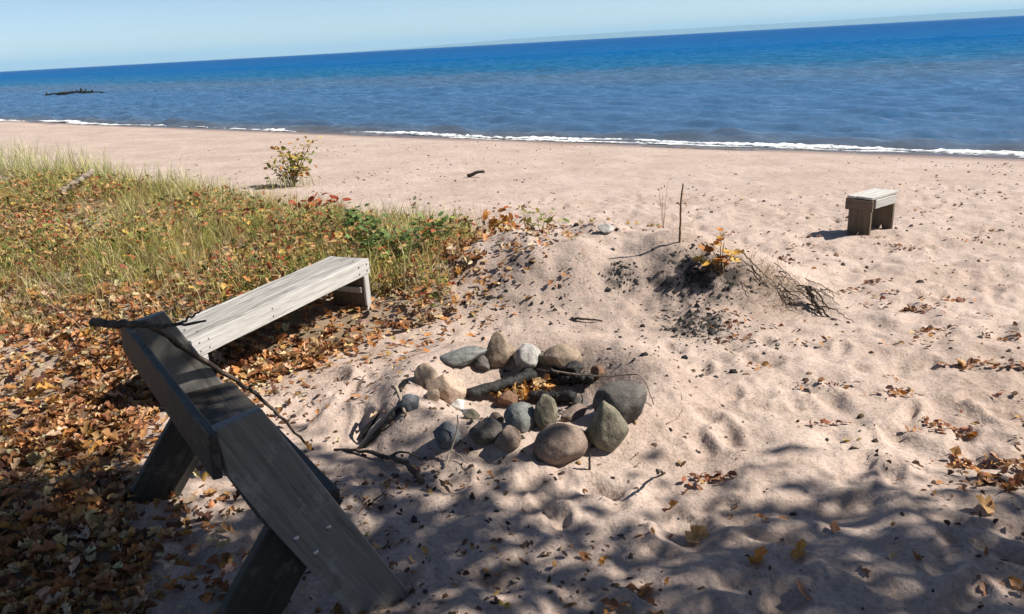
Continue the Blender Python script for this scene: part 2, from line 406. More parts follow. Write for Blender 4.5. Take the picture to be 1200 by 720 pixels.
def mesh_np(name, V, Fc, mat=None, col=None, smooth=False, attrs=None):
    """V (n,3), Fc (m,k) with k equal for all faces"""
    me = bpy.data.meshes.new(name)
    V = np.ascontiguousarray(V, dtype=np.float32); Fc = np.ascontiguousarray(Fc, dtype=np.int32)
    m, k = Fc.shape
    me.vertices.add(len(V)); me.vertices.foreach_set('co', V.ravel())
    me.loops.add(m * k); me.loops.foreach_set('vertex_index', Fc.ravel())
    me.polygons.add(m); me.polygons.foreach_set('loop_start', np.arange(0, m * k, k, dtype=np.int32))
    me.polygons.foreach_set('loop_total', np.full(m, k, dtype=np.int32))
    if smooth: me.polygons.foreach_set('use_smooth', np.ones(m, dtype=bool))
    me.update(calc_edges=True)
    if col is not None:
        a = me.color_attributes.new('Col', 'FLOAT_COLOR', 'POINT')
        cc = np.ones((len(V), 4), dtype=np.float32); cc[:, :3] = col
        a.data.foreach_set('color', cc.ravel())
    for nm, arr in (attrs or {}).items():
        a = me.attributes.new(nm, 'FLOAT', 'POINT'); a.data.foreach_set('value', np.ascontiguousarray(arr, dtype=np.float32))
    if mat is not None: me.materials.append(mat)
    me.validate()
    return me
def grid_faces(nr, nc):
    i = np.arange(nr * nc).reshape(nr, nc)
    return np.stack([i[:-1, :-1].ravel(), i[:-1, 1:].ravel(), i[1:, 1:].ravel(), i[1:, :-1].ravel()], 1)

def board_mesh(name, L, W, T, mat, seed=0, seg=14, bev=0.004, wob=0.0015, taper=None):
    """plank along local X, width along Y, thickness along Z, origin at its centre; worn, slightly uneven edges"""
    r = random.Random(seed)
    V = []; Fs = []
    prof = []
    hw, ht = W / 2, T / 2
    for (sx, sy) in ((1, 1), (-1, 1), (-1, -1), (1, -1)):
        if sx * sy > 0: prof += [(sx * hw, sy * (ht - bev)), (sx * (hw - bev), sy * ht)]
        else: prof += [(sx * (hw - bev), sy * ht), (sx * hw, sy * (ht - bev))]
    n = len(prof)
    xs = [-L / 2, -L / 2 + bev] + [-L / 2 + L * k / seg for k in range(1, seg)] + [L / 2 - bev, L / 2]
    for k, x in enumerate(xs):
        end = k in (0, len(xs) - 1)
        sc = 1 - (bev * 0.8 / max(hw, ht) if end else 0)
        bow = wob * 1.5 * math.sin(x * 2.1 + seed)
        for (y, z) in prof:
            yy = y * sc + r.uniform(-wob, wob); zz = z * (1 - (bev * 0.8 / ht if end else 0)) + r.uniform(-wob, wob) * 0.5 + bow
            V.append((x + (r.uniform(-wob, wob) if end else 0), yy, zz))
    for k in range(len(xs) - 1):
        for j in range(n):
            a = k * n + j; b = k * n + (j + 1) % n
            Fs.append((a, a + n, b + n, b))
    Fs.append(tuple(range(n))); Fs.append(tuple(reversed(range((len(xs) - 1) * n, len(xs) * n))))
    return mesh_py(name, V, Fs, mat)
def frame_matrix(o, ex, ey):
    ex = Vector(ex).normalized(); ey = Vector(ey); ey = (ey - ex * ey.dot(ex)).normalized(); ez = ex.cross(ey)
    m = Matrix((ex, ey, ez)).transposed().to_4x4(); m.translation = Vector(o)
    return m
def board(name, p0, p1, side, W, T, mat, parent, seed=0, **kw):
    """plank from p0 to p1 (parent space); side = direction of its width"""
    p0 = Vector(p0); p1 = Vector(p1)
    me = board_mesh(name, (p1 - p0).length, W, T, mat, seed, **kw)
    o = bpy.data.objects.new(name, me); COL.objects.link(o); o.parent = parent
    o.matrix_local = frame_matrix((p0 + p1) / 2, p1 - p0, side)
    return o
def prism_plank(name, poly, T, mat, parent, matrix, bev=0.004, seed=0):
    """flat plank cut to an outline: poly in local XY (counter-clockwise), thickness T along +Z, chamfered"""
    import bmesh
    r = random.Random(seed)
    bm = bmesh.new()
    lo = [bm.verts.new((x, y, 0)) for x, y in poly]
    f = bm.faces.new(lo)
    ex = bmesh.ops.extrude_face_region(bm, geom=[f])
    for v in ex['geom']:
        if isinstance(v, bmesh.types.BMVert): v.co.z += T
    bmesh.ops.recalc_face_normals(bm, faces=bm.faces)
    bmesh.ops.bevel(bm, geom=[e for e in bm.edges], offset=bev, segments=1, affect='EDGES')
    for v in bm.verts: v.co += Vector((r.uniform(-1, 1), r.uniform(-1, 1), r.uniform(-1, 1))) * 0.0009
    me = bpy.data.meshes.new(name); bm.to_mesh(me); bm.free()
    me.materials.append(mat)
    o = bpy.data.objects.new(name, me); COL.objects.link(o); o.parent = parent; o.matrix_local = matrix
    return o
def tube_mesh(name, pts, radii, mat, sides=7, seed=0, rough=0.12, caps=True):
    r = random.Random(seed)
    V = []; Fs = []
    pts = [Vector(p) for p in pts]
    for k, p in enumerate(pts):
        t = (pts[min(k + 1, len(pts) - 1)] - pts[max(k - 1, 0)]).normalized()
        a = t.cross(Vector((0.31, 0.17, 0.94))); 
        if a.length < 1e-3: a = t.cross(Vector((1, 0, 0)))
        a.normalize(); b = t.cross(a)
        for j in range(sides):
            q = 2 * math.pi * j / sides; rr = radii[k] * (1 + r.uniform(-rough, rough))
            V.append(p + a * (math.cos(q) * rr) + b * (math.sin(q) * rr))
    n = sides
    for k in range(len(pts) - 1):
        for j in range(n):
            Fs.append((k * n + j, k * n + (j + 1) % n, (k + 1) * n + (j + 1) % n, (k + 1) * n + j))
    Fs.append(tuple(reversed(range(n)))); Fs.append(tuple(range((len(pts) - 1) * n, len(pts) * n)))
    return mesh_py(name, V, Fs, mat, smooth=True)
def smooth_path(ctrl, n=24, jit=0.0, seed=0):
    r = random.Random(seed)
    P = [Vector(c) for c in ctrl]; P = [P[0] * 2 - P[1]] + P + [P[-1] * 2 - P[-2]]
    out = []
    segs = len(P) - 3
    for k in range(n + 1):
        u = k / n * segs; i = min(int(u), segs - 1); t = u - i
        a, b, c, d = P[i], P[i + 1], P[i + 2], P[i + 3]
        q = 0.5 * ((2 * b) + (c - a) * t + (2 * a - 5 * b + 4 * c - d) * t * t + (-a + 3 * b - 3 * c + d) * t ** 3)
        if jit: q = q + Vector((r.uniform(-jit, jit), r.uniform(-jit, jit), r.uniform(-jit, jit)))
        out.append(q)
    return out

# scatter of many small templates into one mesh
def scatter(name, T, TF, pos, rotz, tilt, tiltdir, scale, col, mat, colvar=None):
    """T (n,3) template, TF (m,3) triangles; all per-item arrays of length k"""
    k = len(pos); n = len(T)
    T = np.asarray(T, float)
    V = T[None] * (scale[:, None, None] if scale.ndim == 1 else scale[:, None, :])
    c, s = np.cos(rotz)[:, None], np.sin(rotz)[:, None]
    x = V[..., 0] * c - V[..., 1] * s; y = V[..., 0] * s + V[..., 1] * c; z = V[..., 2]
    # tilt about a horizontal axis
    ax, ay = np.cos(tiltdir)[:, None], np.sin(tiltdir)[:, None]
    ct, st = np.cos(tilt)[:, None], np.sin(tilt)[:, None]
    d = ax * x + ay * y
    px, py = ax * d, ay * d
    qx, qy = x - px, y - py
    e = -ay * qx + ax * qy                       # component along perpendicular axis
    e2 = e * ct - z * st; z2 = e * st + z * ct
    X = px - ay * e2; Y = py + ax * e2
    out = np.stack([X, Y, z2], -1) + np.asarray(pos)[:, None, :]
    TF = np.asarray(TF, int)
    Fc = (TF[None] + (np.arange(k) * n)[:, None, None]).reshape(-1, TF.shape[1])
    C = np.repeat(col[:, None, :], n, 1)
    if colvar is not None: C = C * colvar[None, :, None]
    return mesh_np(name, out.reshape(-1, 3), Fc, mat, C.reshape(-1, 3))
def pick(cols, k, var=0.18, weights=None):
    cols = np.array(cols, float)
    w = None if weights is None else np.array(weights, float) / np.sum(weights)
    c = cols[rng.choice(len(cols), k, p=w)]
    return np.clip(c * (1 + rng.uniform(-var, var, (k, 1))) * (1 + rng.uniform(-var * 0.4, var * 0.4, (k, 3))), 0.003, 0.9)
# leaf templates (unit length along +X), folded along the midrib and curled at the tip
LEAF_A = [(0, 0, 0), (0.30, 0.04, 0.02), (0.62, 0.02, 0.06), (1.0, 0, 0.16),
          (0.16, 0.20, 0.09), (0.40, 0.36, 0.17), (0.50, 0.19, 0.09), (0.72, 0.28, 0.20),
          (0.16, -0.20, 0.10), (0.40, -0.37, 0.19), (0.52, -0.18, 0.10), (0.72, -0.27, 0.22)]
LEAF_AF = [(0, 1, 4), (1, 5, 4), (1, 6, 5), (1, 2, 6), (2, 7, 6), (2, 3, 7), (0, 8, 1), (1, 8, 9), (1, 9, 10), (1, 10, 2), (2, 10, 11), (2, 11, 3)]
LEAF_B = [(0, 0, 0), (0.5, 0.02, 0.10), (1.0, 0.05, 0.02), (0.25, 0.24, 0.14), (0.7, 0.22, 0.18), (0.28, -0.25, 0.02), (0.72, -0.21, 0.05)]
LEAF_BF = [(0, 1, 3), (1, 4, 3), (1, 2, 4), (0, 5, 1), (1, 5, 6), (1, 6, 2)]
CRUMB = [(-.5, -.3, 0), (.5, -.25, 0), (.35, .35, 0), (-.4, .3, 0), (-.25, -.1, .45), (.28, .05, .38)]
CRUMB_F = [(0, 1, 5), (0, 5, 4), (1, 2, 5), (2, 3, 4), (2, 4, 5), (3, 0, 4)]
BLADE = [(0.02, 0, 0), (-0.02, 0, 0), (0.018, 0.05, 0.36), (-0.018, 0.05, 0.36), (0.012, 0.20, 0.70), (-0.012, 0.20, 0.70), (0, 0.46, 0.96)]
BLADE_F = [(0, 1, 2), (1, 3, 2), (2, 3, 4), (3, 5, 4), (4, 5, 6)]
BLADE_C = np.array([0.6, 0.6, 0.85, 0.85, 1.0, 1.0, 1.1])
BROWN_LEAVES = [(0.44, 0.22, 0.09), (0.34, 0.155, 0.06), (0.54, 0.35, 0.18), (0.22, 0.10, 0.045), (0.60, 0.46, 0.29), (0.50, 0.25, 0.07), (0.14, 0.07, 0.04)]
BROWN_W = [3, 3, 3, 2.2, 2.4, 1.2, 1.8]
def leaf_scatter(name, x, y, size, cols, lift=0.01, tilt=0.35, tmpl='A', zoff=None, mat=None):
    k = len(x)
    z = ground(x.copy(), y.copy()) + lift * rng.random(k)
    if zoff is not None: z = z + zoff
    T, TF = (LEAF_A, LEAF_AF) if tmpl == 'A' else (LEAF_B, LEAF_BF)
    T = np.array(T); T = T - np.array([0.5, 0, 0])
    sc = np.stack([size, size * rng.uniform(0.7, 1.1, k), size * rng.uniform(0.3, 3.2, k) * rng.choice([1, 1, -0.6], k)], 1)
    return scatter(name, T, TF, np.stack([x, y, z + 0.012], 1), rng.uniform(0, 6.283, k), rng.normal(0, tilt, k), rng.uniform(0, 6.283, k), sc, cols, mat or M_LEAF)

# ------------------------------------------------------------------ ground: one sheet of sand
ys = np.concatenate([np.linspace(-60, -2, 20), np.linspace(-1.6, 1.0, 16), np.exp(np.linspace(math.log(1.05), math.log(48), 560)), np.linspace(52, 140, 14)])
uc = np.concatenate([np.linspace(-1, -0.86, 14), np.linspace(-0.85, 0.85, 560), np.linspace(0.86, 1, 14)])
UU, YY = np.meshgrid(uc, ys)
core = 0.80 * np.maximum(YY, 1.0) + 0.9
au = np.abs(UU)
XX = np.sign(UU) * np.where(au <= 0.85, core * au / 0.85, core + (120 - core) * np.clip((au - 0.85) / 0.15, 0, 1) ** 2.2)
ZZ = ground(XX.ravel(), YY.ravel()).reshape(XX.shape)
XF, YF = XX.ravel(), YY.ravel()
SF = SN[0] * XF + SN[1] * YF
soil = bank_mask(XF, YF) * np.clip(0.75 + 0.5 * vnoise(XF * 0.8 + 30, YF * 0.8), 0, 1)
soil = soil * (1 - 0.75 * sstep(5.0, 6.8, SF))
def blob(cx, cy, rx, ry): return np.exp(-(((XF - cx) / rx) ** 2 + ((YF - cy) / ry) ** 2))
soil = np.maximum(soil, 0.75 * blob(1.98, 5.66, 0.26, 0.22) * np.clip(0.6 + 0.8 * vnoise(XF * 9, YF * 9), 0, 1)) + 0.10 * blob(0.8, 6.1, 1.0, 0.5)  # last broad term paints shading onto the mound's front
ash_shade = np.clip(1.6 * blob(1.26, 5.16, 0.24, 0.22) + 1.8 * blob(1.42, 5.76, 0.30, 0.17) + 0.35 * blob(0.9, 5.6, 0.9, 0.35) + 1.1 * blob(0.83, 5.89, 0.10, 0.10) + 0.6 * blob(0.02, 6.15, 0.16, 0.28)  # widest blob paints the mound front's shade; the others are charcoal and ash
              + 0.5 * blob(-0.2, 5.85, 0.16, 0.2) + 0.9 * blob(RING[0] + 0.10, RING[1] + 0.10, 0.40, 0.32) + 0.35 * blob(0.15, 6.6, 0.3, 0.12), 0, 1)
wet = sstep(SHORE_S - 0.95, SHORE_S - 0.1, SF + 0.18 * vnoise(XF * 0.5, YF * 0.5))
me = mesh_np('sand_beach', np.stack([XF, YF, ZZ.ravel()], 1), grid_faces(*XX.shape), M_SAND, smooth=True, attrs={'soil': soil, 'ash_shade': ash_shade, 'wet': wet})
tag(link('sand_beach', me), 'pinkish tan dry sand of the beach with footprints and a low mound', kind='structure')

# ------------------------------------------------------------------ lake with real waves near the shore
ss = np.concatenate([np.exp(np.linspace(math.log(16.2), math.log(130), 480)), np.exp(np.linspace(math.log(133), math.log(29000), 110))])
tt = np.linspace(-1, 1, 640)
TT, S2 = np.meshgrid(tt, ss)
TC = 1.75 * S2                                          # the view looks obliquely along the shore
TW = 2.5 * S2 + 4
TD = np.sign(TT) * (0.75 * np.abs(TT) + 0.25 * np.abs(TT) ** 5) * TW + TC
ST = (-SN[1], SN[0])
WX = SN[0] * S2 + ST[0] * TD; WY = SN[1] * S2 + ST[1] * TD
wz = np.zeros_like(S2)
wr = np.random.default_rng(5)
for k in range(80):
    lam = math.exp(wr.uniform(math.log(0.4), math.log(2.8)))
    ang = wr.normal(0, 0.30) + 0.10
    kx = 2 * math.pi / lam * math.cos(ang); kt = 2 * math.pi / lam * math.sin(ang)
    amp = 0.0088 * lam ** 0.7
    ph = kx * S2 + kt * TD + wr.uniform(0, 6.28) + 2.2 * vnoise(TD * 0.22 + k * 3.1, S2 * 0.22)
    res = sstep(16, 6, S2 * 0.0042 * 24 / lam)            # drop waves the grid cannot carry
    wz += amp * res * (np.sin(ph) + 0.3 * np.sin(2 * ph + 1.2))
shoal = sstep(16.4, 19.0, S2)
wz *= (0.25 + 0.75 * shoal)
SHN = 0.35 * vnoise(TD * 0.22, TD * 0 + 3) + 0.15 * vnoise(TD * 0.8, TD * 0 + 9)
wz += 0.10 * np.exp(-((S2 - 17.75 - SHN) / 0.32) ** 2) * (0.55 + 0.45 * vnoise(TD * 0.35 + 50, TD * 0))   # small wave about to break
wz += 0.09 * np.exp(-((S2 - 20.6 - 2 * SHN) / 0.5) ** 2) * (0.5 + 0.5 * vnoise(TD * 0.25 + 90, TD * 0))
me = mesh_np('lake', np.stack([WX.ravel(), WY.ravel(), (LAKE_Z + wz).ravel()], 1), grid_faces(*S2.shape), M_WATER, smooth=True)
tag(link('lake', me), 'deep blue lake with small choppy waves reaching to the horizon', kind='structure')

def foam_strip(name, t0, t1, s0, width, label, seed, dens=0.0, h=0.05):
    r = np.random.default_rng(seed)
    nt_ = int((t1 - t0) / 0.035); rows = 9
    t = np.linspace(t0, t1, nt_)
    sh = 0.35 * vnoise(t * 0.22, t * 0 + 3) + 0.15 * vnoise(t * 0.8, t * 0 + 9)
    w = width * np.clip(0.55 + 0.9 * vnoise(t * 0.5 + seed, t * 0 + 2) + 0.5 * vnoise(t * 2.3, t * 0 + seed) + dens, 0.0, 2.2)
    w *= sstep(t0, t0 + 1.0, t) * sstep(t1, t1 - 1.0, t) * (1 + 0.9 * sstep(6, -6, t))
    q = np.linspace(-1, 1, rows)
    Q, T2 = np.meshgrid(q, t); W2 = w[:, None]; S0 = (s0 + sh)[:, None]
    edge = 0.25 * vnoise(T2 * 6 + 3, Q * 2.0 + seed)
    S3 = S0 + (Q + edge) * W2
    Zf = LAKE_Z - 0.02 + (h * (1 - Q * Q) * np.clip(W2 / max(width, 1e-3), 0, 1.2)) * (1.0 + 0.7 * vnoise(T2 * 9, Q * 3 + seed)) + 0.03
    Zf = np.where(W2 < width * 0.08, LAKE_Z - 0.3, Zf)
    X = SN[0] * S3 + ST[0] * T2; Y = SN[1] * S3 + ST[1] * T2
    Zf = np.maximum(Zf, np.where(W2 < width * 0.08, -9, ground(X.ravel(), Y.ravel()).reshape(X.shape) + 0.006))
    me = mesh_np(name, np.stack([X.ravel(), Y.ravel(), Zf.ravel()], 1), grid_faces(*S3.shape), M_FOAM, smooth=True, attrs={'core': (1 - Q * Q).ravel()})
    return tag(link(name, me), label, 'foam', kind='stuff')
foam_strip('wave_foam', -7.5, 20.5, 17.05, 0.17, 'white foam of the small wave breaking along the right half of the shore', 4, 0.95, 0.03)
foam_strip('wave_foam', -6.5, 16.0, 16.78, 0.16, 'thin lacy foam left on the wet sand below the breaking wave', 23, 0.1, 0.012)
foam_strip('wave_foam', 22.0, 60.0, 17.1, 0.30, 'thin broken foam line along the far left shore', 8, 0.25, 0.03)

# distant low shore on the horizon
def hills():
    n = 90
    V = []; Fs = []
    for k in range(n + 1):
        az = math.radians(-14 + 62 * k / n)
        u = k / n
        h = 20 + 150 * float(sstep(0.0, 0.4, u)) + 26 * float(fbm(u * 9, 0.3, 3))
        for j, (dd, hh) in enumerate(((0, -0.6), (250, 0.35), (900, 0.8), (1500, 1.0), (2400, 0.0))):
            R = 25000 + dd
            V.append((R * math.sin(az), R * math.cos(az), LAKE_Z - 2 + max(hh, -0.01) * h))
    for k in range(n):
        for j in range(4):
            a = k * 5 + j
            Fs.append((a, a + 5, a + 6, a + 1))
    return mesh_py('far_shore', V, Fs, M_HILL, smooth=True)
tag(link('hills', hills()), 'faint low wooded shore on the far side of the lake', kind='structure')

# ------------------------------------------------------------------ dark bench (slanted plank legs, seat, low back rail)
BD = Vector((-0.559, 0.829, 0)).normalized(); BN = Vector((BD.y, -BD.x, 0))
BP = Vector((-0.511, 2.474, 0.0)); BL = 1.30
db = empty('plank_bench', BP)
tag(db, 'black weathered plank bench with slanted crossed legs and bolts, in the shade', 'bench')
def bpt(t, h, z): return BD * t + BN * h + Vector((0, 0, z))
def bmat(t): return frame_matrix(bpt(t, 0, 0), BN, Vector((0, 0, 1)))       # local x = front, y = up, z = away from us?
zax = BN.cross(Vector((0, 0, 1)))
sgn = 1 if zax.dot(BD) > 0 else -1
long_poly = [(0.105, -0.06), (-0.339, 0.863), (-0.489, 0.840), (-0.474, 0.683), (-0.378, 0.463), (-0.120, -0.06)]
short_poly = [(-0.10, 0.428), (-0.365, 0.428), (-0.765, -0.08), (-0.50, -0.08)]
def ccw(p):
    a = sum(p[i][0] * p[(i + 1) % len(p)][1] - p[(i + 1) % len(p)][0] * p[i][1] for i in range(len(p)))
    return p if a > 0 else p[::-1]
T_ = 0.043
PLANK_M = {}
def dplank(name, poly, t, seed):
    # outline runs mostly lengthwise: build it in a frame whose X follows the plank so that the grain does too
    ang = math.atan2(poly[1][1] - poly[0][1], poly[1][0] - poly[0][0]) if name == 'long_leg' else math.atan2(poly[2][1] - poly[1][1], poly[2][0] - poly[1][0])
    ex = BN * math.cos(ang) + Vector((0, 0, math.sin(ang))); ey = -BN * math.sin(ang) + Vector((0, 0, math.cos(ang)))
    c, s = math.cos(ang), math.sin(ang)
    loc = [(x * c + y * s, -x * s + y * c) for x, y in poly]
    mm = frame_matrix(bpt(t + (T_ if sgn < 0 else 0), 0, 0), ex, ey)
    o = prism_plank(name, ccw(loc), T_, M_GREYPLANK if name == 'long_leg' else M_DARKWOOD, db, mm, 0.004, seed)
    PLANK_M[o.name] = mm
    return o
near_leg = dplank('long_leg', long_poly, 0.0, 1)
dplank('short_leg', short_poly, T_ + 0.002, 2)
dplank('long_leg', long_poly, BL, 3)
dplank('short_leg', short_poly, BL - T_ - 0.002, 4)
board('seat', bpt(T_ + 0.004, -0.245, 0.4515), bpt(BL - 0.004, -0.245, 0.4515), BN, 0.27, 0.042, M_DARKWOOD, db, 5)
board('back_rail', bpt(-0.02, -0.500, 0.762), bpt(BL + 0.13, -0.500, 0.762), Vector((0, 0, 1)) + BN * 0.06, 0.15, 0.03, M_DARKWOOD, db, 6)
def bolt(parent, t, h, z, axis, root):
    pr = [(0.0, 0.007), (0.006, 0.006), (0.010, 0.003), (0.011, 0.0), (0.011, -0.002)]
    V = []; Fs = []; n = 10
    V.append((0, 0, 0.0075))
    for r_, hh in pr[1:]:
        for j in range(n): V.append((r_ * math.cos(6.2832 * j / n), r_ * math.sin(6.2832 * j / n), hh))
    for j in range(n): Fs.append((0, 1 + j, 1 + (j + 1) % n))
    for k in range(len(pr) - 2):
        for j in range(n): Fs.append((1 + k * n + j, 1 + (k + 1) * n + j, 1 + (k + 1) * n + (j + 1) % n, 1 + k * n + (j + 1) % n))
    me = mesh_py('bolt', V, Fs, M_BOLT, True)
    o = bpy.data.objects.new('bolt', me); COL.objects.link(o); o.parent = parent
    ez = Vector(axis); ex = ez.cross(Vector((0, 0, 1))).normalized()
    m = Matrix((ex, ez.cross(ex), ez)).transposed().to_4x4(); m.translation = bpt(t, h, z)
    o.matrix_local = PLANK_M[parent.name].inverted() @ m
for (h, z) in ((-0.184, 0.374), (-0.297, 0.380), (-0.240, 0.298)):
    bolt(near_leg, -0.0015, h, z, -BD, db)

# ------------------------------------------------------------------ long pale bench behind it
wa = Vector((0.41, 0.912, 0)).normalized(); wb = Vector((-wa.y, wa.x, 0))
WF = Vector((-1.035, 5.745, 0.0)); WLEN = 1.76; WW = 0.335; WZ = 0.455
wbch = empty('long_bench', (WF.x, WF.y, 0.0))
tag(wbch, 'long grey weathered wooden bench with pale side rails in the sun', 'bench')
def wp(u, v, z): return -wa * u + wb * v + Vector((0, 0, z))       # u from the far end towards us, v across, z up
bw = (WW - 0.05 - 0.012) / 3
for k in range(3):
    v = 0.025 + 0.003 + bw / 2 + k * (bw + 0.003)
    board('seat_board', wp(0.0 + 0.006 * k, v, WZ - 0.016), wp(WLEN - 0.004 * k, v, WZ - 0.016), wb, bw, 0.032, M_WHITEWOOD, wbch, 30 + k, bev=0.003)
for v, sd in ((0.0125, 41), (WW - 0.0125, 42)):
    board('side_rail', wp(-0.008, v, WZ - 0.058), wp(WLEN + 0.006, v, WZ - 0.058), Vector((0, 0, 1)), 0.112, 0.024, M_PAINTWOOD, wbch, sd, bev=0.003)
def notched(hw, h, nw, nh, top=None):
    return [(-hw, 0), (-nw, 0), (0, nh), (nw, 0), (hw, 0), (hw, h), (-hw, h)]
def end_leg(parent, centre, across, h, hw, mat, name='leg', T=0.05, nw=0.05, nh=0.11, seed=0, axis=None):
    # grain runs vertically: local X is up
    poly = [(y, -x) for x, y in notched(hw, h, nw, nh)]
    across = Vector(across).normalized(); upz = Vector((0, 0, 1))
    ex = upz; ey = -across; ez = ex.cross(ey)
    m = Matrix((ex, ey, ez)).transposed().to_4x4(); m.translation = Vector(centre) - ez * (T / 2)
    return prism_plank(name, ccw(poly), T, mat, parent, m, 0.003, seed)
for u, sd in ((0.045, 51), (WLEN - 0.07, 52)):
    lg = end_leg(wbch, wp(u, WW / 2, -0.05), wb, WZ - 0.032 + 0.05 - 0.002, WW / 2 - 0.027, M_BROWNWOOD, seed=sd)
    uu = u + 0.025 + 0.0115
    board('cleat', wp(uu, 0.03, 0.235), wp(uu, WW - 0.05, 0.235), Vector((0, 0, 1)), 0.045, 0.022, M_PAINTWOOD, wbch, sd + 4, seg=4)
    board('leg_edge_strip', wp(u, 0.012, -0.05), wp(u, 0.012, WZ - 0.118), wa, 0.06, 0.022, M_PAINTWOOD, wbch, sd + 8, seg=6)
def screw(parent, p, axis):
    me = mesh_py('screw', [(0.0055 * math.cos(6.2832 * j / 8), 0.0055 * math.sin(6.2832 * j / 8), 0.0015) for j in range(8)] + [(0.006 * math.cos(6.2832 * j / 8), 0.006 * math.sin(6.2832 * j / 8), -0.001) for j in range(8)],
                 [tuple(range(8))] + [(j, 8 + j, 8 + (j + 1) % 8, (j + 1) % 8) for j in range(8)], M_BARK)
    o = bpy.data.objects.new('screw', me); COL.objects.link(o); o.parent = parent
    ez = Vector(axis).normalized(); ex = ez.orthogonal().normalized()
    m = Matrix((ex, ez.cross(ex), ez)).transposed().to_4x4(); m.translation = Vector(p); o.matrix_local = m
for u in (0.03, 0.13, WLEN - 0.05, WLEN - 0.12, WLEN * 0.62):
    for z in (WZ - 0.035, WZ - 0.085): screw(wbch, wp(u, -0.001, z), -wb)
for u in (0.10, WLEN - 0.12):
    for k in range(3):
        screw(wbch, wp(u, 0.07 + k * 0.095, WZ + 0.0015), Vector((0, 0, 1)))

# ------------------------------------------------------------------ small stool-sized bench near the water
sa = Vector((0.81, 0.586, 0)).normalized(); sb = Vector((sa.y, -sa.x, 0))    # sa along, sb across towards us/right
S0 = Vector((3.446, 8.013, 0)); SLEN = 0.47; SW = 0.285; SH = 0.405
szb = gz(3.6, 8.0) - 0.0
stool = empty('small_bench', (S0.x, S0.y, szb))
tag(stool, 'short brown plank stool with pale slatted top standing alone on the open sand', 'stool')
def sp(u, v, z): return sa * u + sb * v + Vector((0, 0, z))
for u, sd in ((0.02, 61), (SLEN - 0.03, 62)):
    end_leg(stool, sp(u, SW / 2, -0.04), sb, SH - 0.026 + 0.04 - 0.002, SW / 2 - 0.024, M_BROWNWOOD, T=0.036, nw=0.03, nh=0.115, seed=sd)
sw = (SW - 0.02) / 3
for k in range(3):
    board('seat_slat', sp(-0.012 + 0.01 * (k % 2), 0.005 + sw * (k + 0.5) + 0.004 * k, SH - 0.0115), sp(SLEN + 0.02, 0.005 + sw * (k + 0.5) + 0.004 * k, SH - 0.0115), sb, sw - 0.002, 0.023, M_STOOLTOP, stool, 65 + k, seg=6, bev=0.003)
for v, sd in ((0.012, 71), (SW - 0.012, 72)):
    board('side_rail', sp(0.045, v, SH - 0.071), sp(SLEN - 0.055, v, SH - 0.071), Vector((0, 0, 1)), 0.088, 0.022, M_PAINTWOOD if v > 0.1 else M_BROWNWOOD, stool, sd, seg=6)
board('end_rail', sp(-0.012, -0.004, SH - 0.085), sp(-0.012, SW + 0.002, SH - 0.085), Vector((0, 0, 1)), 0.115, 0.024, M_BROWNWOOD, stool, 74, seg=6)

# ------------------------------------------------------------------ fire ring stones
def rock_mesh(name, w, d, h, seed, mat, kind='round', sub=4):
    import bmesh
    r = random.Random(seed)
    bm = bmesh.new(); bmesh.ops.create_icosphere(bm, subdivisions=sub, radius=1.0)
    off = Vector((r.uniform(-9, 9), r.uniform(-9, 9), r.uniform(-9, 9)))
    from mathutils import noise
    planes = []
    for k in range(13 if kind == 'angular' else 9):
        nrm = Vector((r.uniform(-1, 1), r.uniform(-1, 1), r.uniform(-0.6, 1))).normalized()
        planes.append((nrm, r.uniform(0.60, 0.80) if kind == 'angular' else r.uniform(0.68, 0.90)))
    soft = 0.05 if kind == 'angular' else 0.22
    for v in bm.verts:
        p = v.co.copy()
        p *= 1 + 0.16 * noise.noise(p * 0.9 + off) + 0.05 * noise.noise(p * 2.6 + off)
        for nrm, dist in planes:
            e = p.dot(nrm) - dist
            if e > 0: p -= nrm * e * (1 - soft)
        if kind == 'pointed': 
            k = 1 - 0.42 * max(0, p.z + 0.2); p.x *= k; p.y *= k
        p *= 1 + 0.05 * noise.noise(p * 3.2 + off) + 0.03 * noise.noise(p * 7 + off) + 0.014 * noise.noise(p * 16 + off)
        v.co = Vector((p.x * w / 2, p.y * d / 2, p.z * h / 2))
    me = bpy.data.meshes.new(name); bm.to_mesh(me); bm.free()
    me.polygons.foreach_set('use_smooth', [True] * len(me.polygons)); me.materials.append(mat)
    me.update()
    return me
SM = {
 'grey': stone_material('grey_stone', (0.13, 0.14, 0.135), (0.23, 0.23, 0.215)),
 'tan': stone_material('tan_stone', (0.20, 0.15, 0.11), (0.32, 0.25, 0.185)),
 'pale': stone_material('pale_stone', (0.25, 0.24, 0.225), (0.42, 0.405, 0.38), 14.0),
 'blue': stone_material('blue_grey_stone', (0.075, 0.08, 0.09), (0.14, 0.15, 0.165)),
 'dark': stone_material('dark_stone', (0.05, 0.046, 0.043), (0.145, 0.13, 0.115)),
 'olive': stone_material('olive_stone', (0.115, 0.105, 0.075), (0.22, 0.195, 0.14), 16.0),
 'mauve': stone_material('mauve_stone', (0.155, 0.115, 0.092), (0.25, 0.185, 0.15)),
 'white': stone_material('white_stone', (0.45, 0.44, 0.42), (0.60, 0.59, 0.57)),
 'rust': stone_material('rusty_stone', (0.13, 0.07, 0.04), (0.20, 0.115, 0.07)),
 'sandst': stone_material('sand_coloured_stone', (0.36, 0.27, 0.20), (0.43, 0.33, 0.26)),
}
FIRE = 'stones of the fire ring'
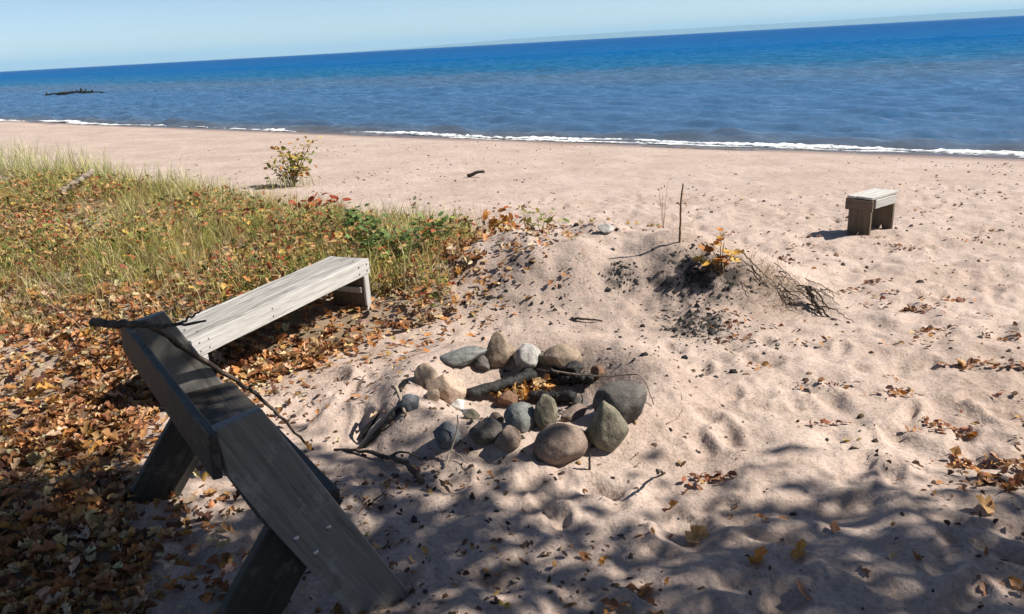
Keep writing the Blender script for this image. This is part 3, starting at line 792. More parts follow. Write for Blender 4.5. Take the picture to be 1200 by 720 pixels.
# x, y of the centre, width, apparent height, depth, material, kind, yaw, sink, label
STONES = [
 (-0.315, 4.622, 0.273, 0.09, 0.219, 'grey', 'round', 0.2, 0.02, 'flat grey slab stone at the back left of the fire ring'),
 (-0.088, 4.67, 0.202, 0.233, 0.161, 'tan', 'pointed', 0.4, 0.03, 'tall upright tan brown stone at the back of the fire ring'),
 (0.085, 4.674, 0.213, 0.181, 0.181, 'pale', 'angular', 1.0, 0.03, 'whitish angular stone at the back of the fire ring'),
 (0.305, 4.623, 0.243, 0.147, 0.206, 'tan', 'round', 0.1, 0.03, 'rounded tan boulder at the back right of the fire ring'),
 (0.491, 4.459, 0.082, 0.082, 0.082, 'rust', 'round', 0.0, 0.01, 'small dark rusty stone at the far right end of the fire ring'),
 (-0.504, 4.201, 0.144, 0.158, 0.13, 'tan', 'round', 0.9, 0.02, 'tan rounded stone at the left end of the fire ring'),
 (-0.395, 4.135, 0.219, 0.205, 0.175, 'sandst', 'angular', 0.5, 0.03, 'sand coloured wedge stone beside the white pebble in the fire ring'),
 (-0.569, 3.868, 0.121, 0.096, 0.109, 'blue', 'round', 0.4, 0.02, 'small blue grey stone at the left edge of the fire ring'),
 (-0.344, 4.1, 0.097, 0.076, 0.088, 'white', 'round', 0.2, 0.015, 'small white stone left of the charred log'),
 (-0.287, 4.07, 0.107, 0.054, 0.096, 'blue', 'round', 0.9, 0.015, 'little flat bluish pebble in front of the white stone'),
 (-0.36, 3.545, 0.142, 0.149, 0.128, 'blue', 'angular', 0.2, 0.025, 'dark blue grey stone standing apart at the front left of the fire ring'),
 (-0.166, 3.54, 0.158, 0.131, 0.142, 'dark', 'round', 0.6, 0.025, 'dark greenish grey stone at the front of the fire ring'),
 (-0.055, 3.475, 0.156, 0.111, 0.132, 'mauve', 'round', 1.4, 0.02, 'low pinkish brown stone at the front of the fire ring'),
 (0.015, 3.61, 0.176, 0.149, 0.158, 'grey', 'round', 0.3, 0.03, 'smooth grey stone behind the egg shaped one in the fire ring'),
 (0.138, 3.61, 0.126, 0.19, 0.113, 'olive', 'round', 0.8, 0.02, 'egg shaped olive stone standing upright at the front of the fire ring'),
 (0.188, 3.425, 0.25, 0.19, 0.205, 'mauve', 'round', 0.35, 0.03, 'largest front stone of the fire ring, mauve brown and lumpy'),
 (0.424, 3.495, 0.222, 0.235, 0.178, 'olive', 'pointed', 0.2, 0.03, 'pointed olive stone at the front right of the fire ring'),
 (0.515, 3.67, 0.32, 0.235, 0.26, 'dark', 'angular', 0.15, 0.03, 'big dark angular boulder at the right end of the fire ring'),
 (0.365, 4.25, 0.1, 0.082, 0.1, 'dark', 'round', 0.0, 0.02, 'small sooty stone between the charred log and the dark boulder'),
 (-0.245, 3.74, 0.11, 0.09, 0.10, 'olive', 'angular', 0.6, 0.03, 'small olive stone half buried behind the dark greenish stone'),
 (-0.46, 4.01, 0.12, 0.10, 0.10, 'tan', 'angular', 1.1, 0.03, 'small tan stone between the sand coloured wedge and the blue grey stone'),
 (-0.12, 3.68, 0.10, 0.08, 0.09, 'mauve', 'angular', 0.2, 0.025, 'small brown stone behind the pinkish brown stone at the front'),
 (0.56, 4.20, 0.13, 0.10, 0.11, 'tan', 'angular', 0.9, 0.03, 'small tan stone half buried behind the big dark boulder'),
 (-0.20, 4.60, 0.12, 0.10, 0.10, 'dark', 'angular', 0.4, 0.02, 'small dark stone wedged between the grey slab and the upright stone'),
 (0.19, 4.66, 0.11, 0.11, 0.10, 'olive', 'round', 0.2, 0.03, 'small olive stone wedged between the whitish stone and the tan boulder'),
 (0.285, 3.70, 0.153, 0.095, 0.122, 'mauve', 'angular', 0.6, 0.02, 'low reddish stone half buried behind the pointed stone'),
]
for k, (x, y, w, h, d, mt, kd, yaw, sink, lab) in enumerate(STONES):
    cy = y
    me = rock_mesh('stone', w * 1.08, d, h * 1.12, 100 + k, SM[mt], kd)
    o = link('stone', me, None, None, (x, cy, gz(x, cy) + h * 0.5 - sink - 0.012), (rnd.uniform(-0.12, 0.12), rnd.uniform(-0.12, 0.12), yaw))
    tag(o, lab, 'stone', FIRE)
me = rock_mesh('stone', 0.19, 0.15, 0.10, 150, SM['pale'], 'angular')
tag(link('stone', me, None, None, (0.815, 6.55, gz(0.815, 6.55) + 0.03), (0.1, 0.1, 0.3)), 'pale flat stone lying alone on top of the sand mound', 'stone')

# charred wood in the pit
def charred_log(name, p0, p1, r0, r1, label, seed, lift=0.0):
    n = 16
    P = [Vector(p0).lerp(Vector(p1), k / n) for k in range(n + 1)]
    rr = random.Random(seed)
    P = [p + Vector((rr.uniform(-1, 1), rr.uniform(-1, 1), rr.uniform(-1, 1))) * 0.006 for p in P]
    R = [(r0 + (r1 - r0) * k / n) * (1 + 0.10 * (-1) ** k + rr.uniform(-0.05, 0.05)) for k in range(n + 1)]
    R[0] *= 0.8; R[-1] *= 0.75
    me = tube_mesh(name, P, R, M_CHAR, 11, seed, 0.10)
    return tag(link(name, me), label, 'log', 'burnt wood in the fire pit')
charred_log('charred_log', (-0.285, 4.31, gz(-0.285, 4.31) + 0.035), (0.115, 4.56, gz(0.115, 4.56) + 0.04), 0.031, 0.037, 'long charred log lying across the back of the fire pit', 1)
charred_log('charred_log', (0.08, 4.39, gz(0.08, 4.39) + 0.032), (0.34, 4.29, gz(0.34, 4.29) + 0.04), 0.026, 0.038, 'short charred log lying in front of the orange leaves in the fire pit', 2)
charred_log('charred_log', (0.25, 4.50, gz(0.25, 4.50) + 0.035), (0.46, 4.42, gz(0.46, 4.42) + 0.035), 0.034, 0.03, 'charred stump piece under the tan boulder at the pit\'s right', 3)
for (x, y, w, h, lab) in ((0.345, 4.53, 0.15, 0.12, 'lump of black charcoal leaning on the tan boulder'), (0.075, 4.585, 0.13, 0.09, 'lump of black charcoal below the whitish stone'), (0.235, 4.55, 0.12, 0.09, 'lump of black charcoal between the charcoal heaps behind the leaves')):
    me = rock_mesh('charcoal_lump', w, w * 0.8, h, int(x * 1000) + 9, M_CHAR, 'angular')
    tag(link('charcoal_lump', me, None, None, (x, y, gz(x, y) + h * 0.42), (0.2, 0.1, x * 9)), lab, 'charcoal', 'burnt wood in the fire pit')
me = rock_mesh('wood_chunk', 0.15, 0.11, 0.11, 77, SM['rust'], 'angular')
tag(link('wood_chunk', me, None, None, (-0.045, 4.343, gz(-0.045, 4.343) + 0.04), (0.1, 0.1, 0.5)), 'reddish brown scorched chunk in the middle of the fire pit', 'firewood')

def stick(name, ctrl, r0, r1, mat, label, seed=0, jit=0.003, sides=6, n=22, forks=(), cat='stick', on_ground=False, parts=None):
    if on_ground: ctrl = [(x, y, gz(x, y) + z) for x, y, z in ctrl]
    P = smooth_path(ctrl, n, jit, seed)
    R = [r0 + (r1 - r0) * k / n for k in range(n + 1)]
    root = link(name, tube_mesh(name, P, R, mat, sides, seed))
    tag(root, label, cat)
    for fk, (fc, fr0, fr1) in enumerate(forks):
        if on_ground: fc = [(x, y, gz(x, y) + z) for x, y, z in fc]
        link('side_twig', tube_mesh('side_twig', smooth_path(fc, 12, jit, seed + fk + 5), [fr0 + (fr1 - fr0) * k / 12 for k in range(13)], mat, sides, seed + fk), None, root)
    return root
stick('fallen_branch', [(-1.753, 3.195, 0.885), (-1.60, 3.13, 0.893), (-1.48, 3.13, 0.875), (-1.392, 3.406, 0.60), (-1.286, 3.558, 0.40), (-1.169, 3.63, 0.20), (-1.085, 3.735, -0.02)], 0.018, 0.006, M_BARK,
      'thin dark dead branch draped over the black bench down to the sand', 5, 0.005, 7, 34, [([(-1.56, 3.12, 0.893), (-1.44, 3.08, 0.892), (-1.33, 3.05, 0.905), (-1.207, 3.017, 0.925)], 0.013, 0.004), ([(-1.33, 3.05, 0.905), (-1.28, 3.06, 0.93), (-1.24, 3.05, 0.955)], 0.006, 0.003), ([(-1.28, 3.56, 0.40), (-1.25, 3.55, 0.42), (-1.22, 3.56, 0.41)], 0.006, 0.003)], 'branch')
stick('bleached_twig', [(0.136, 4.575, 0.06), (0.384, 4.415, 0.10), (0.515, 4.24, 0.12), (0.59, 3.95, 0.13), (0.66, 3.86, 0.12), (0.70, 3.76, 0.01)], 0.006, 0.003, M_TWIG, 'thin bleached twig arching across the back right of the fire ring', 8, 0.003, 6, 26, on_ground=True)
stick('driftwood_stick', [(-0.955, 3.736, 0.01), (-0.80, 3.63, 0.02), (-0.648, 3.528, 0.03), (-0.53, 3.38, 0.05), (-0.455, 3.25, 0.015)], 0.008, 0.016, M_BARK, 'crooked dark stick on the sand in front of the fire ring', 9, 0.006, 6, 20,
      [([(-0.66, 3.53, 0.03), (-0.55, 3.47, 0.06), (-0.47, 3.44, 0.03)], 0.007, 0.004)], on_ground=True)
stick('pale_stick', [(-0.67, 4.02, 0.05), (-0.63, 3.90, 0.09), (-0.585, 3.80, 0.015)], 0.012, 0.009, M_TWIG, 'short pale stick leaning at the left edge of the fire ring', 10, 0.003, on_ground=True)
for (p0, p1, sd, w_, lab) in (((-0.85, 3.93, 0.0), (-0.60, 4.10, 0.16), 81, 0.08, 'black flat board standing in for the cast shadow left of the fire ring'), ((-0.83, 3.74, 0.0), (-0.60, 3.88, 0.13), 82, 0.07, 'shorter black board below the flat one, also standing in for cast shadow')):
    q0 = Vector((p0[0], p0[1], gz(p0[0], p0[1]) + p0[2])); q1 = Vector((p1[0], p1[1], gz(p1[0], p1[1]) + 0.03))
    tag(board('shade_board', q0, q1, Vector((0.5, -0.8, 0.5)), w_, 0.022, M_CHAR, None, sd, seg=10, bev=0.004, wob=0.006), lab, 'board', 'burnt wood in the fire pit')  # black boards stand in for the cast shadow left of the ring
stick('upright_stick', [(1.325, 6.05, -0.05), (1.327, 6.05, 0.14), (1.331, 6.055, 0.30), (1.345, 6.06, 0.45)], 0.009, 0.006, M_STEM, 'thin straight stick standing upright on the sand mound', 13, 0.002, on_ground=True)
stick('twig_stub', [(0.316, 3.278, -0.03), (0.316, 3.279, 0.04), (0.318, 3.28, 0.085)], 0.006, 0.005, M_BARK, 'short dark stub poking out of the sand before the fire ring', 14, 0.001, on_ground=True)
stick('small_twig', [(-0.36, 3.36, 0.01), (-0.33, 3.44, 0.04), (-0.295, 3.50, 0.11), (-0.29, 3.52, 0.16)], 0.005, 0.003, M_TWIG, 'thin forked twig stuck in the sand by the dark blue stone', 15, 0.002, on_ground=True, forks=[([(-0.33, 3.44, 0.04), (-0.28, 3.40, 0.03), (-0.25, 3.36, 0.015)], 0.004, 0.002)])
stick('curved_twig', [(0.74, 3.62, 0.004), (0.83, 3.72, 0.006), (0.87, 3.86, 0.005), (0.85, 3.98, 0.006)], 0.004, 0.0025, M_TWIG, 'thin curved twig lying on the sand right of the big dark boulder', 16, 0.003, on_ground=True)
stick('dark_stick', [(0.42, 5.42, 0.01), (0.52, 5.36, 0.02), (0.63, 5.31, 0.01)], 0.010, 0.006, M_BARK, 'short dark stick on the sand between fire ring and mound', 17, 0.004, on_ground=True)
stick('leaning_stick', [(0.66, 3.28, 0.0), (0.63, 3.22, 0.05), (0.60, 3.12, 0.11), (0.585, 3.05, 0.15)][::-1], 0.007, 0.006, M_BARK, 'short dark twig beside curled brown leaves in the dappled shade', 18, 0.003, on_ground=True)
rr_ = random.Random(77); ROOTS = []
for k in range(22):
    a0 = (rr_.gauss(1.98, 0.14), rr_.gauss(5.72, 0.12)); dx_ = rr_.uniform(-0.02, 0.22); dy_ = -rr_.uniform(0.08, 0.26)
    ROOTS.append(([(a0[0], a0[1], rr_.uniform(-0.01, 0.05)), (a0[0] + dx_ * 0.5 + rr_.gauss(0, 0.02), a0[1] + dy_ * 0.5, rr_.uniform(0.01, 0.06)), (a0[0] + dx_, a0[1] + dy_, 0.0)], rr_.uniform(0.003, 0.007), 0.002))
stick('charred_stake', [(2.20, 5.36, -0.03), (2.185, 5.42, 0.03), (2.16, 5.50, 0.06), (2.14, 5.54, 0.10)], 0.010, 0.018, M_BARK, 'dark weathered root stump leaning at the right end of the mound', 19, 0.008, 8, 16, [([(2.15, 5.46, 0.06), (2.18, 5.38, 0.05), (2.24, 5.30, -0.02)], 0.012, 0.006), ([(2.16, 5.52, 0.12), (2.20, 5.48, 0.10), (2.26, 5.40, 0.01)], 0.008, 0.004)] + ROOTS, 'stump', on_ground=True)
stick('driftwood_branch', [(-6.02, 10.9, 0.12), (-5.88, 11.0, 0.20), (-5.76, 11.1, 0.28), (-5.66, 11.2, 0.38)], 0.05, 0.035, M_TWIG, 'pale bleached driftwood branch lying in the dune grass', 20, 0.01, 8, 20, [([(-5.95, 10.95, 0.16), (-6.1, 11.0, 0.12), (-6.2, 11.0, 0.06)], 0.025, 0.015)], 'driftwood', on_ground=True)
stick('dark_driftwood', [(-3.95, 12.7, 0.02), (-3.78, 12.75, 0.05), (-3.6, 12.8, 0.03)], 0.035, 0.025, M_BARK, 'dark piece of wood at the foot of the leafy bush', 22, 0.01, 8, 12, cat='driftwood', on_ground=True)
stick('beach_wood', [(-0.62, 13.45, 0.02), (-0.45, 13.42, 0.08), (-0.33, 13.40, 0.10)], 0.035, 0.02, M_BARK, 'small lump of driftwood alone on the open beach', 23, 0.006, 7, 10, cat='driftwood', on_ground=True)

# snag in the lake
def snag():
    root = empty('sunken_log', (-39.4, 78.0, LAKE_Z))
    tag(root, 'long dark sunken log breaking the lake surface off the left shore', 'log')
    P = smooth_path([(-3.4, 0.2, 0.02), (-2.0, 0.0, 0.10), (-0.2, 0.3, 0.16), (1.4, 0.2, 0.10), (3.6, -0.1, 0.0)], 24, 0.03, 3)
    link('trunk', tube_mesh('trunk', P, [0.07 + 0.07 * math.sin(math.pi * min(1, (k + 2) / 22)) for k in range(25)], M_SNAG, 8, 2), None, root)
    for x, h in ((-0.1, 0.42), (0.35, 0.55), (0.75, 0.40), (1.35, 0.34), (-2.9, 0.30)):
        link('branch_stub', tube_mesh('branch_stub', smooth_path([(x, 0.2, 0.0), (x + 0.05, 0.2, h * 0.6), (x + 0.1, 0.15, h)], 6, 0.02, int(x * 10)), [0.12, 0.12, 0.11, 0.10, 0.09, 0.07, 0.05], M_SNAG, 7, 4), None, root)
snag()

# ------------------------------------------------------------------ vegetation and litter of the bank
def sample_bank(k, y0, y1, margin=0.25, dens=None):
    y = np.exp(rng.uniform(math.log(y0), math.log(y1), k * 2))
    x = bank_edge(y) + 0.5 - rng.random(len(y)) * (0.78 * y + 1.6 + bank_edge(y) + 0.5)
    ok = bank_mask(x, y) > margin
    if dens is not None: ok &= rng.random(len(y)) < dens(x, y)
    x, y = x[ok], y[ok]
    return x[:k], y[:k]
def far_edge(x, y):                                     # distance in from the lakeward rim of the bank
    s = SN[0] * x + SN[1] * y
    return s
# leaf litter
x, y = sample_bank(14000, 1.7, 7.2, 0.12, lambda x, y: np.clip(1.35 - 0.45 * np.clip((bank_edge(y) - x) - 1.6, 0, 2) * (y > 5.4) + 0.5 * vnoise(x * 1.4, y * 1.4), 0.12, 1))
x2, y2 = sample_bank(13000, 3.6, 12.0, 0.3, lambda x, y: np.clip(0.4 - 1.0 * fbm(x * 0.9, y * 0.9 + 3, 2), 0.05, 1))
x = np.concatenate([x, x2]); y = np.concatenate([y, y2])
me = leaf_scatter('leaf_litter', x, y, np.clip(rng.lognormal(math.log(0.05), 0.36, len(x)), 0.018, 0.092) * (1 + 0.02 * y), pick(BROWN_LEAVES, len(x), 0.3, BROWN_W), 0.03, 0.5)
tag(link('leaf_litter', me), 'brown and orange dead leaves carpeting the ground around the benches', 'leaf litter', kind='stuff')
# loose fringe of leaves blown out of the bank onto the sand
k = 1100
fy_ = np.exp(rng.uniform(math.log(2.0), math.log(7.5), k)); fx_ = bank_edge(fy_) - 0.2 + np.abs(rng.normal(0, 0.38, k))
me = leaf_scatter('leaf_litter', fx_, fy_, rng.uniform(0.03, 0.075, k), pick(BROWN_LEAVES, k, 0.3, BROWN_W), 0.006, 0.35)
tag(link('leaf_litter', me), 'loose dead leaves blown onto the sand along the bank edge', 'leaf litter', kind='stuff')

def blades(name, x, y, h, cols, lean=0.35, wide=1.0, mat=None, label='', cat='grass', lift=0.0):
    k = len(x)
    z = ground(x.copy(), y.copy()) - 0.01 + lift
    sc = np.stack([h ** 0.4 * 0.30 * wide * rng.uniform(0.7, 1.3, k), h * rng.uniform(0.3, 1.4, k), h], 1)
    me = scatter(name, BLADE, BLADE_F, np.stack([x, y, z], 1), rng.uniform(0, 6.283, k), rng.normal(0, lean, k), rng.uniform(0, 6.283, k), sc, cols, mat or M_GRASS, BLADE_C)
    return tag(link(name, me), label, cat, kind='stuff')
def off_bench(x, y):                                    # nothing grows under the long bench
    u = -(x - WF.x) * wa.x - (y - WF.y) * wa.y; v = (x - WF.x) * wb.x + (y - WF.y) * wb.y
    return 1.0 - ((u > -0.25) & (u < WLEN + 0.1) & (v > -0.35) & (v < WW + 0.05))
GRASS = [(0.30, 0.30, 0.07), (0.43, 0.38, 0.11), (0.57, 0.48, 0.20), (0.19, 0.22, 0.055), (0.62, 0.51, 0.28), (0.34, 0.20, 0.08), (0.19, 0.11, 0.05)]
tx, ty = sample_bank(6000, 4.3, 15.0, 0.35, lambda x, y: np.clip(0.85 + 0.8 * fbm(x * 0.9, y * 0.9 + 3, 2) - 0.8 * sstep(1.0, 0.0, bank_edge(y) - x) * (y < 7), 0.02, 1) * sstep(5.2, 7.2, y + 0.22 * (bank_edge(y) - x)) * off_bench(x, y))
x = (tx[:, None] + rng.normal(0, 0.035, (len(tx), 12))).ravel(); y = (ty[:, None] + rng.normal(0, 0.035, (len(tx), 12))).ravel()
hh = np.repeat(rng.uniform(0.08, 0.30, len(tx)), 12) * rng.uniform(0.6, 1.1, len(x)) * np.clip(1 + 0.5 * vnoise(x * 0.7 + 2, y * 0.7), 0.4, 1.6) * (1 + 0.02 * y)
blades('grass', x, y, hh, np.repeat(pick(GRASS, len(tx), 0.25, [3.4, 3.4, 2.8, 2.4, 2.0, 0.9, 0.9]), 12, 0) * rng.uniform(0.75, 1.2, (len(x), 1)), 0.62, 0.8, label='short yellow green grass growing through the dead leaves on the bank')
# pale tall dune grass along the lakeward rim
DUNE = [(0.44, 0.44, 0.18), (0.56, 0.52, 0.27), (0.34, 0.37, 0.13), (0.62, 0.56, 0.34)]
x, y = sample_bank(16000, 8.0, 22.0, 0.05, lambda x, y: np.clip(0.3 + 1.7 * fbm(x * 1.1 + 60, y * 1.1, 2), 0, 1) * sstep(4.9, 6.0, SN[0] * x + SN[1] * y) * (0.25 + 0.75 * sstep(-1.5, -4.5, x)))
blades('dune_grass', x, y, rng.uniform(0.24, 0.62, len(x)) * (0.65 + 0.6 * sstep(-3, -9, x)), pick(DUNE, len(x), 0.2), 0.30, 0.75, label='tall pale dune grass along the lakeward rim of the bank')
# low broad-leaved plants, green to red
x, y = sample_bank(14000, 4.6, 13.0, 0.4, lambda x, y: np.clip(0.4 + 1.2 * fbm(x * 1.1 + 21, y * 1.1, 2), 0, 1) * sstep(6.4, 5.2, SN[0] * x + SN[1] * y) * off_bench(x, y))
hz_ = rng.uniform(0.04, 0.24, len(x))
PLANT = [(0.14, 0.17, 0.04), (0.24, 0.25, 0.07), (0.36, 0.16, 0.06), (0.32, 0.08, 0.04), (0.50, 0.34, 0.10), (0.10, 0.12, 0.04), (0.42, 0.27, 0.13)]
me = leaf_scatter('low_plants', x, y, rng.uniform(0.03, 0.065, len(x)) * (1 + 0.02 * y), pick(PLANT, len(x), 0.3, [1.6, 1.8, 2.2, 1.3, 2.2, 1.2, 3]), 0.02, 0.6, zoff=hz_)
tag(link('low_plants', me), 'low green and reddish leafy ground cover among the grass', 'ground cover', kind='stuff')
# dry straw stalks
x, y = sample_bank(1900, 5.0, 13.0, 0.3, lambda x, y: off_bench(x, y))
blades('dry_stalks', x, y, rng.uniform(0.2, 0.48, len(x)), pick([(0.50, 0.40, 0.24), (0.40, 0.28, 0.15)], len(x), 0.2), 0.7, 0.42, label='thin dry straw stalks sticking out of the bank', cat='straw')

# ------------------------------------------------------------------ debris and charcoal crumbs
def crumbs(name, x, y, size, cols, label, cat):
    k = len(x); z = ground(x.copy(), y.copy())
    sc = np.stack([size, size * rng.uniform(0.4, 1.0, k), size * rng.uniform(0.5, 1.2, k)], 1)
    me = scatter(name, CRUMB, CRUMB_F, np.stack([x, y, z - 0.001], 1), rng.uniform(0, 6.283, k), rng.normal(0, 0.2, k), rng.uniform(0, 6.283, k), sc, cols, M_CRUMB)
    return tag(link(name, me), label, cat, kind='stuff')
k = 3600
y = np.exp(rng.uniform(math.log(1.8), math.log(15.0), k)); x = rng.uniform(-0.9, 0.85, k) * (0.72 * y + 0.5)
ok = (bank_mask(x, y) < 0.5) & (rng.random(k) < np.clip(0.45 + 1.3 * fbm(x * 0.8, y * 0.8 + 70, 2), 0.05, 1)) & (SN[0] * x + SN[1] * y < 15.8)
x, y = x[ok], y[ok]
crumbs('beach_debris', x, y, rng.uniform(0.008, 0.03, len(x)) * (1 + 0.04 * y) * np.where(rng.random(len(x)) < 0.1, 1.7, 1), pick([(0.06, 0.04, 0.03), (0.12, 0.08, 0.05), (0.03, 0.025, 0.022), (0.22, 0.14, 0.08)], len(x), 0.3), 'small dark crumbs of bark and wood strewn over the sand', 'debris')
k = 2600
y = np.exp(rng.uniform(math.log(6.5), math.log(21.0), k)); x = rng.uniform(-0.55, 0.85, k) * (0.72 * y + 0.5)
ok = (bank_mask(x, y) < 0.3) & (rng.random(k) < np.clip(0.3 + 1.5 * fbm(x * 0.5 + 9, y * 0.5 + 20, 2), 0.05, 1)) & (SN[0] * x + SN[1] * y < 15.9)
x, y = x[ok], y[ok]
crumbs('beach_debris', x, y, rng.uniform(0.02, 0.055, len(x)), pick([(0.09, 0.06, 0.045), (0.16, 0.10, 0.065), (0.05, 0.04, 0.035), (0.24, 0.15, 0.09)], len(x), 0.3), 'dark specks of driftwood and dead leaves on the open beach', 'debris')
# crumbled leaf fragments trodden into the sand
k = 2600
x = np.concatenate([rng.uniform(-1.6, 0.3, 1400), rng.uniform(-1.2, 2.6, 1200)]); y = np.concatenate([rng.uniform(3.1, 5.6, 1400), rng.uniform(1.9, 3.4, 1200)])
ok = (rng.random(k) < np.clip(0.3 + 1.4 * fbm(x * 1.6 + 40, y * 1.6, 2), 0.04, 1)) & (np.hypot(x - RING[0], y - RING[1]) > 0.45)
x, y = x[ok], y[ok]
hx, hy = [], []
for k in range(46):                                     # bits gathered in the hollows of the right-hand sand
    cx_ = rng.uniform(1.3, 5.0); cy_ = rng.uniform(3.3, 8.0); n_ = rng.integers(5, 20); a_ = rng.uniform(-0.4, 0.4)
    u_ = rng.normal(0, 0.09, n_); v_ = rng.normal(0, 0.03, n_)
    hx.append(cx_ + u_ * math.cos(a_) - v_ * math.sin(a_)); hy.append(cy_ + u_ * math.sin(a_) + v_ * math.cos(a_))
for k, (cx_, cy_) in enumerate([(2.91, 5.38), (2.70, 4.84), (2.61, 4.26), (3.04, 4.66), (2.82, 4.15), (2.04, 3.93), (2.86, 6.01), (3.23, 5.54), (2.17, 3.53), (2.18, 3.17), (2.02, 3.0), (2.03, 3.24), (0.85, 3.2)]):
    hx.append(rng.normal(cx_, 0.08, 22)); hy.append(rng.normal(cy_, 0.035, 22))
hx = np.concatenate(hx); hy = np.concatenate(hy)
me = leaf_scatter('leaf_fragments', hx, hy, rng.uniform(0.018, 0.05, len(hx)), pick([(0.30, 0.13, 0.06), (0.20, 0.08, 0.04), (0.40, 0.20, 0.08), (0.10, 0.05, 0.03)], len(hx), 0.3), 0.004, 0.4, 'B')
tag(link('leaf_fragments', me), 'reddish brown leaf bits gathered in the hollows of the right-hand sand', 'leaf litter', kind='stuff')
me = leaf_scatter('leaf_fragments', x, y, rng.uniform(0.012, 0.04, len(x)), pick([(0.16, 0.08, 0.04), (0.09, 0.05, 0.03), (0.30, 0.16, 0.07), (0.05, 0.035, 0.025)], len(x), 0.3), 0.003, 0.35, 'B')
tag(link('leaf_fragments', me), 'small dark broken leaf bits trodden into the sand around fire ring and bench', 'leaf litter', kind='stuff')
CH = [(1.27, 5.15, 0.15, 380), (1.24, 5.24, 0.10, 50), (1.12, 4.99, 0.09, 20), (1.42, 5.76, 0.18, 420), (0.83, 5.89, 0.07, 110), (0.75, 5.75, 0.16, 24), (0.02, 6.14, 0.12, 70), (-0.09, 5.97, 0.10, 60), (-0.15, 6.47, 0.13, 50), (0.15, 6.60, 0.16, 50),
      (0.25, 5.54, 0.20, 46), (0.13, 5.73, 0.14, 40), (-0.26, 5.73, 0.10, 40), (1.09, 4.52, 0.18, 26), (1.59, 4.77, 0.13, 26), (1.60, 4.13, 0.06, 14), (0.58, 4.42, 0.12, 16), (0.50, 6.2, 0.42, 70), (0.95, 5.3, 0.30, 50), (0.1, 4.35, 0.22, 110), (0.32, 4.48, 0.10, 60), (0.35, 6.95, 0.3, 60), (1.0, 4.75, 0.35, 50)]
xs_, ys_ = [], []
for cx_, cy_, sp_, n_ in CH:
    xs_.append(rng.normal(cx_, sp_, n_)); ys_.append(rng.normal(cy_, sp_ * 0.8, n_))
x = np.concatenate(xs_); y = np.concatenate(ys_)
crumbs('charcoal_bits', x, y, np.clip(rng.lognormal(math.log(0.017), 0.5, len(x)), 0.006, 0.06), pick([(0.012, 0.012, 0.012), (0.03, 0.028, 0.027), (0.02, 0.018, 0.016)], len(x), 0.2), 'black bits of charcoal scattered over the sand mound and fire pit', 'charcoal')
# dry roots and straw on the right end of the mound
k = 1700
x = rng.normal(1.96, 0.17, k); y = rng.normal(5.72, 0.17, k)
blades('dry_roots', x, y, rng.uniform(0.02, 0.10, k), pick([(0.34, 0.24, 0.15), (0.20, 0.13, 0.08), (0.42, 0.31, 0.21), (0.12, 0.08, 0.05), (0.26, 0.17, 0.12)], k, 0.25), 1.25, 0.6, label='tangle of dry roots and straw on the right flank of the mound', cat='roots')

# ------------------------------------------------------------------ single fallen leaves on the sand
def leaf_mesh(seed):
    r = random.Random(seed)
    T = [Vector(v) for v in (LEAF_A)]
    V = []
    cu = r.uniform(0.2, 1.5); tw = r.uniform(-0.5, 0.5)
    for v in T:
        q = Vector((v.x - 0.5, v.y * r.uniform(0.8, 1.15), v.z * cu))
        q.z += 0.35 * cu * (q.x * q.x) + tw * q.x * q.y
        V.append(q)
    me = mesh_py('leaf', V, LEAF_AF)
    return me
LEAF_MATS = []
for k, c in enumerate([(0.52, 0.23, 0.06), (0.34, 0.14, 0.05), (0.60, 0.34, 0.12), (0.62, 0.27, 0.045), (0.20, 0.09, 0.04), (0.58, 0.40, 0.20), (0.55, 0.40, 0.05)]):
    m, nt, b = new_mat('single_leaf')
    tc = N(nt, 'ShaderNodeTexCoord'); no = N(nt, 'ShaderNodeTexNoise', Scale=5.0, Detail=4.0); nt.links.new(tc.outputs['Object'], no.inputs['Vector'])
    cc = ramp(nt, [(0.3, [v * 0.55 for v in c]), (0.7, [min(1, v * 1.15) for v in c])], no.outputs['Fac']).outputs['Color']
    nt.links.new(cc, b.inputs['Base Color']); b.inputs['Roughness'].default_value = 0.6
    tr = nt.nodes.new('ShaderNodeBsdfTranslucent'); nt.links.new(cc, tr.inputs['Color'])
    mx = nt.nodes.new('ShaderNodeMixShader'); mx.inputs[0].default_value = 0.25
    nt.links.new(b.outputs[0], mx.inputs[1]); nt.links.new(tr.outputs[0], mx.inputs[2]); nt.links.new(mx.outputs[0], nt.nodes['Material Output'].inputs['Surface'])
    LEAF_MATS.append(m)
LEAVES = []
for k in range(21):
    me = leaf_mesh(500 + k); me.materials.append(LEAF_MATS[k % 7]); LEAVES.append(me)
def drop_leaf(x, y, size, label, group, mi=None, lift=0.0, tilt=0.35):
    me = LEAVES[rnd.choice([0, 0, 1, 1, 1, 2, 3, 4, 4, 5]) + 7 * rnd.randrange(3)] if mi is None else LEAVES[mi + 7 * rnd.randrange(3)]
    o = bpy.data.objects.new('fallen_leaf', me); COL.objects.link(o)
    o.rotation_euler = (rnd.gauss(0, tilt), rnd.gauss(0, tilt), rnd.uniform(0, 6.28)); o.scale = (size, size * rnd.uniform(0.7, 1.1), size * rnd.uniform(0.6, 1.2))
    rm = o.rotation_euler.to_matrix(); sc_ = Vector(o.scale)
    zs = sorted((rm @ Vector((v.co.x * sc_.x, v.co.y * sc_.y, v.co.z * sc_.z))).z for v in me.vertices)
    o.location = (x, y, gz(x, y) - zs[1] - 0.002 + lift)
    return tag(o, label, 'leaf', group)
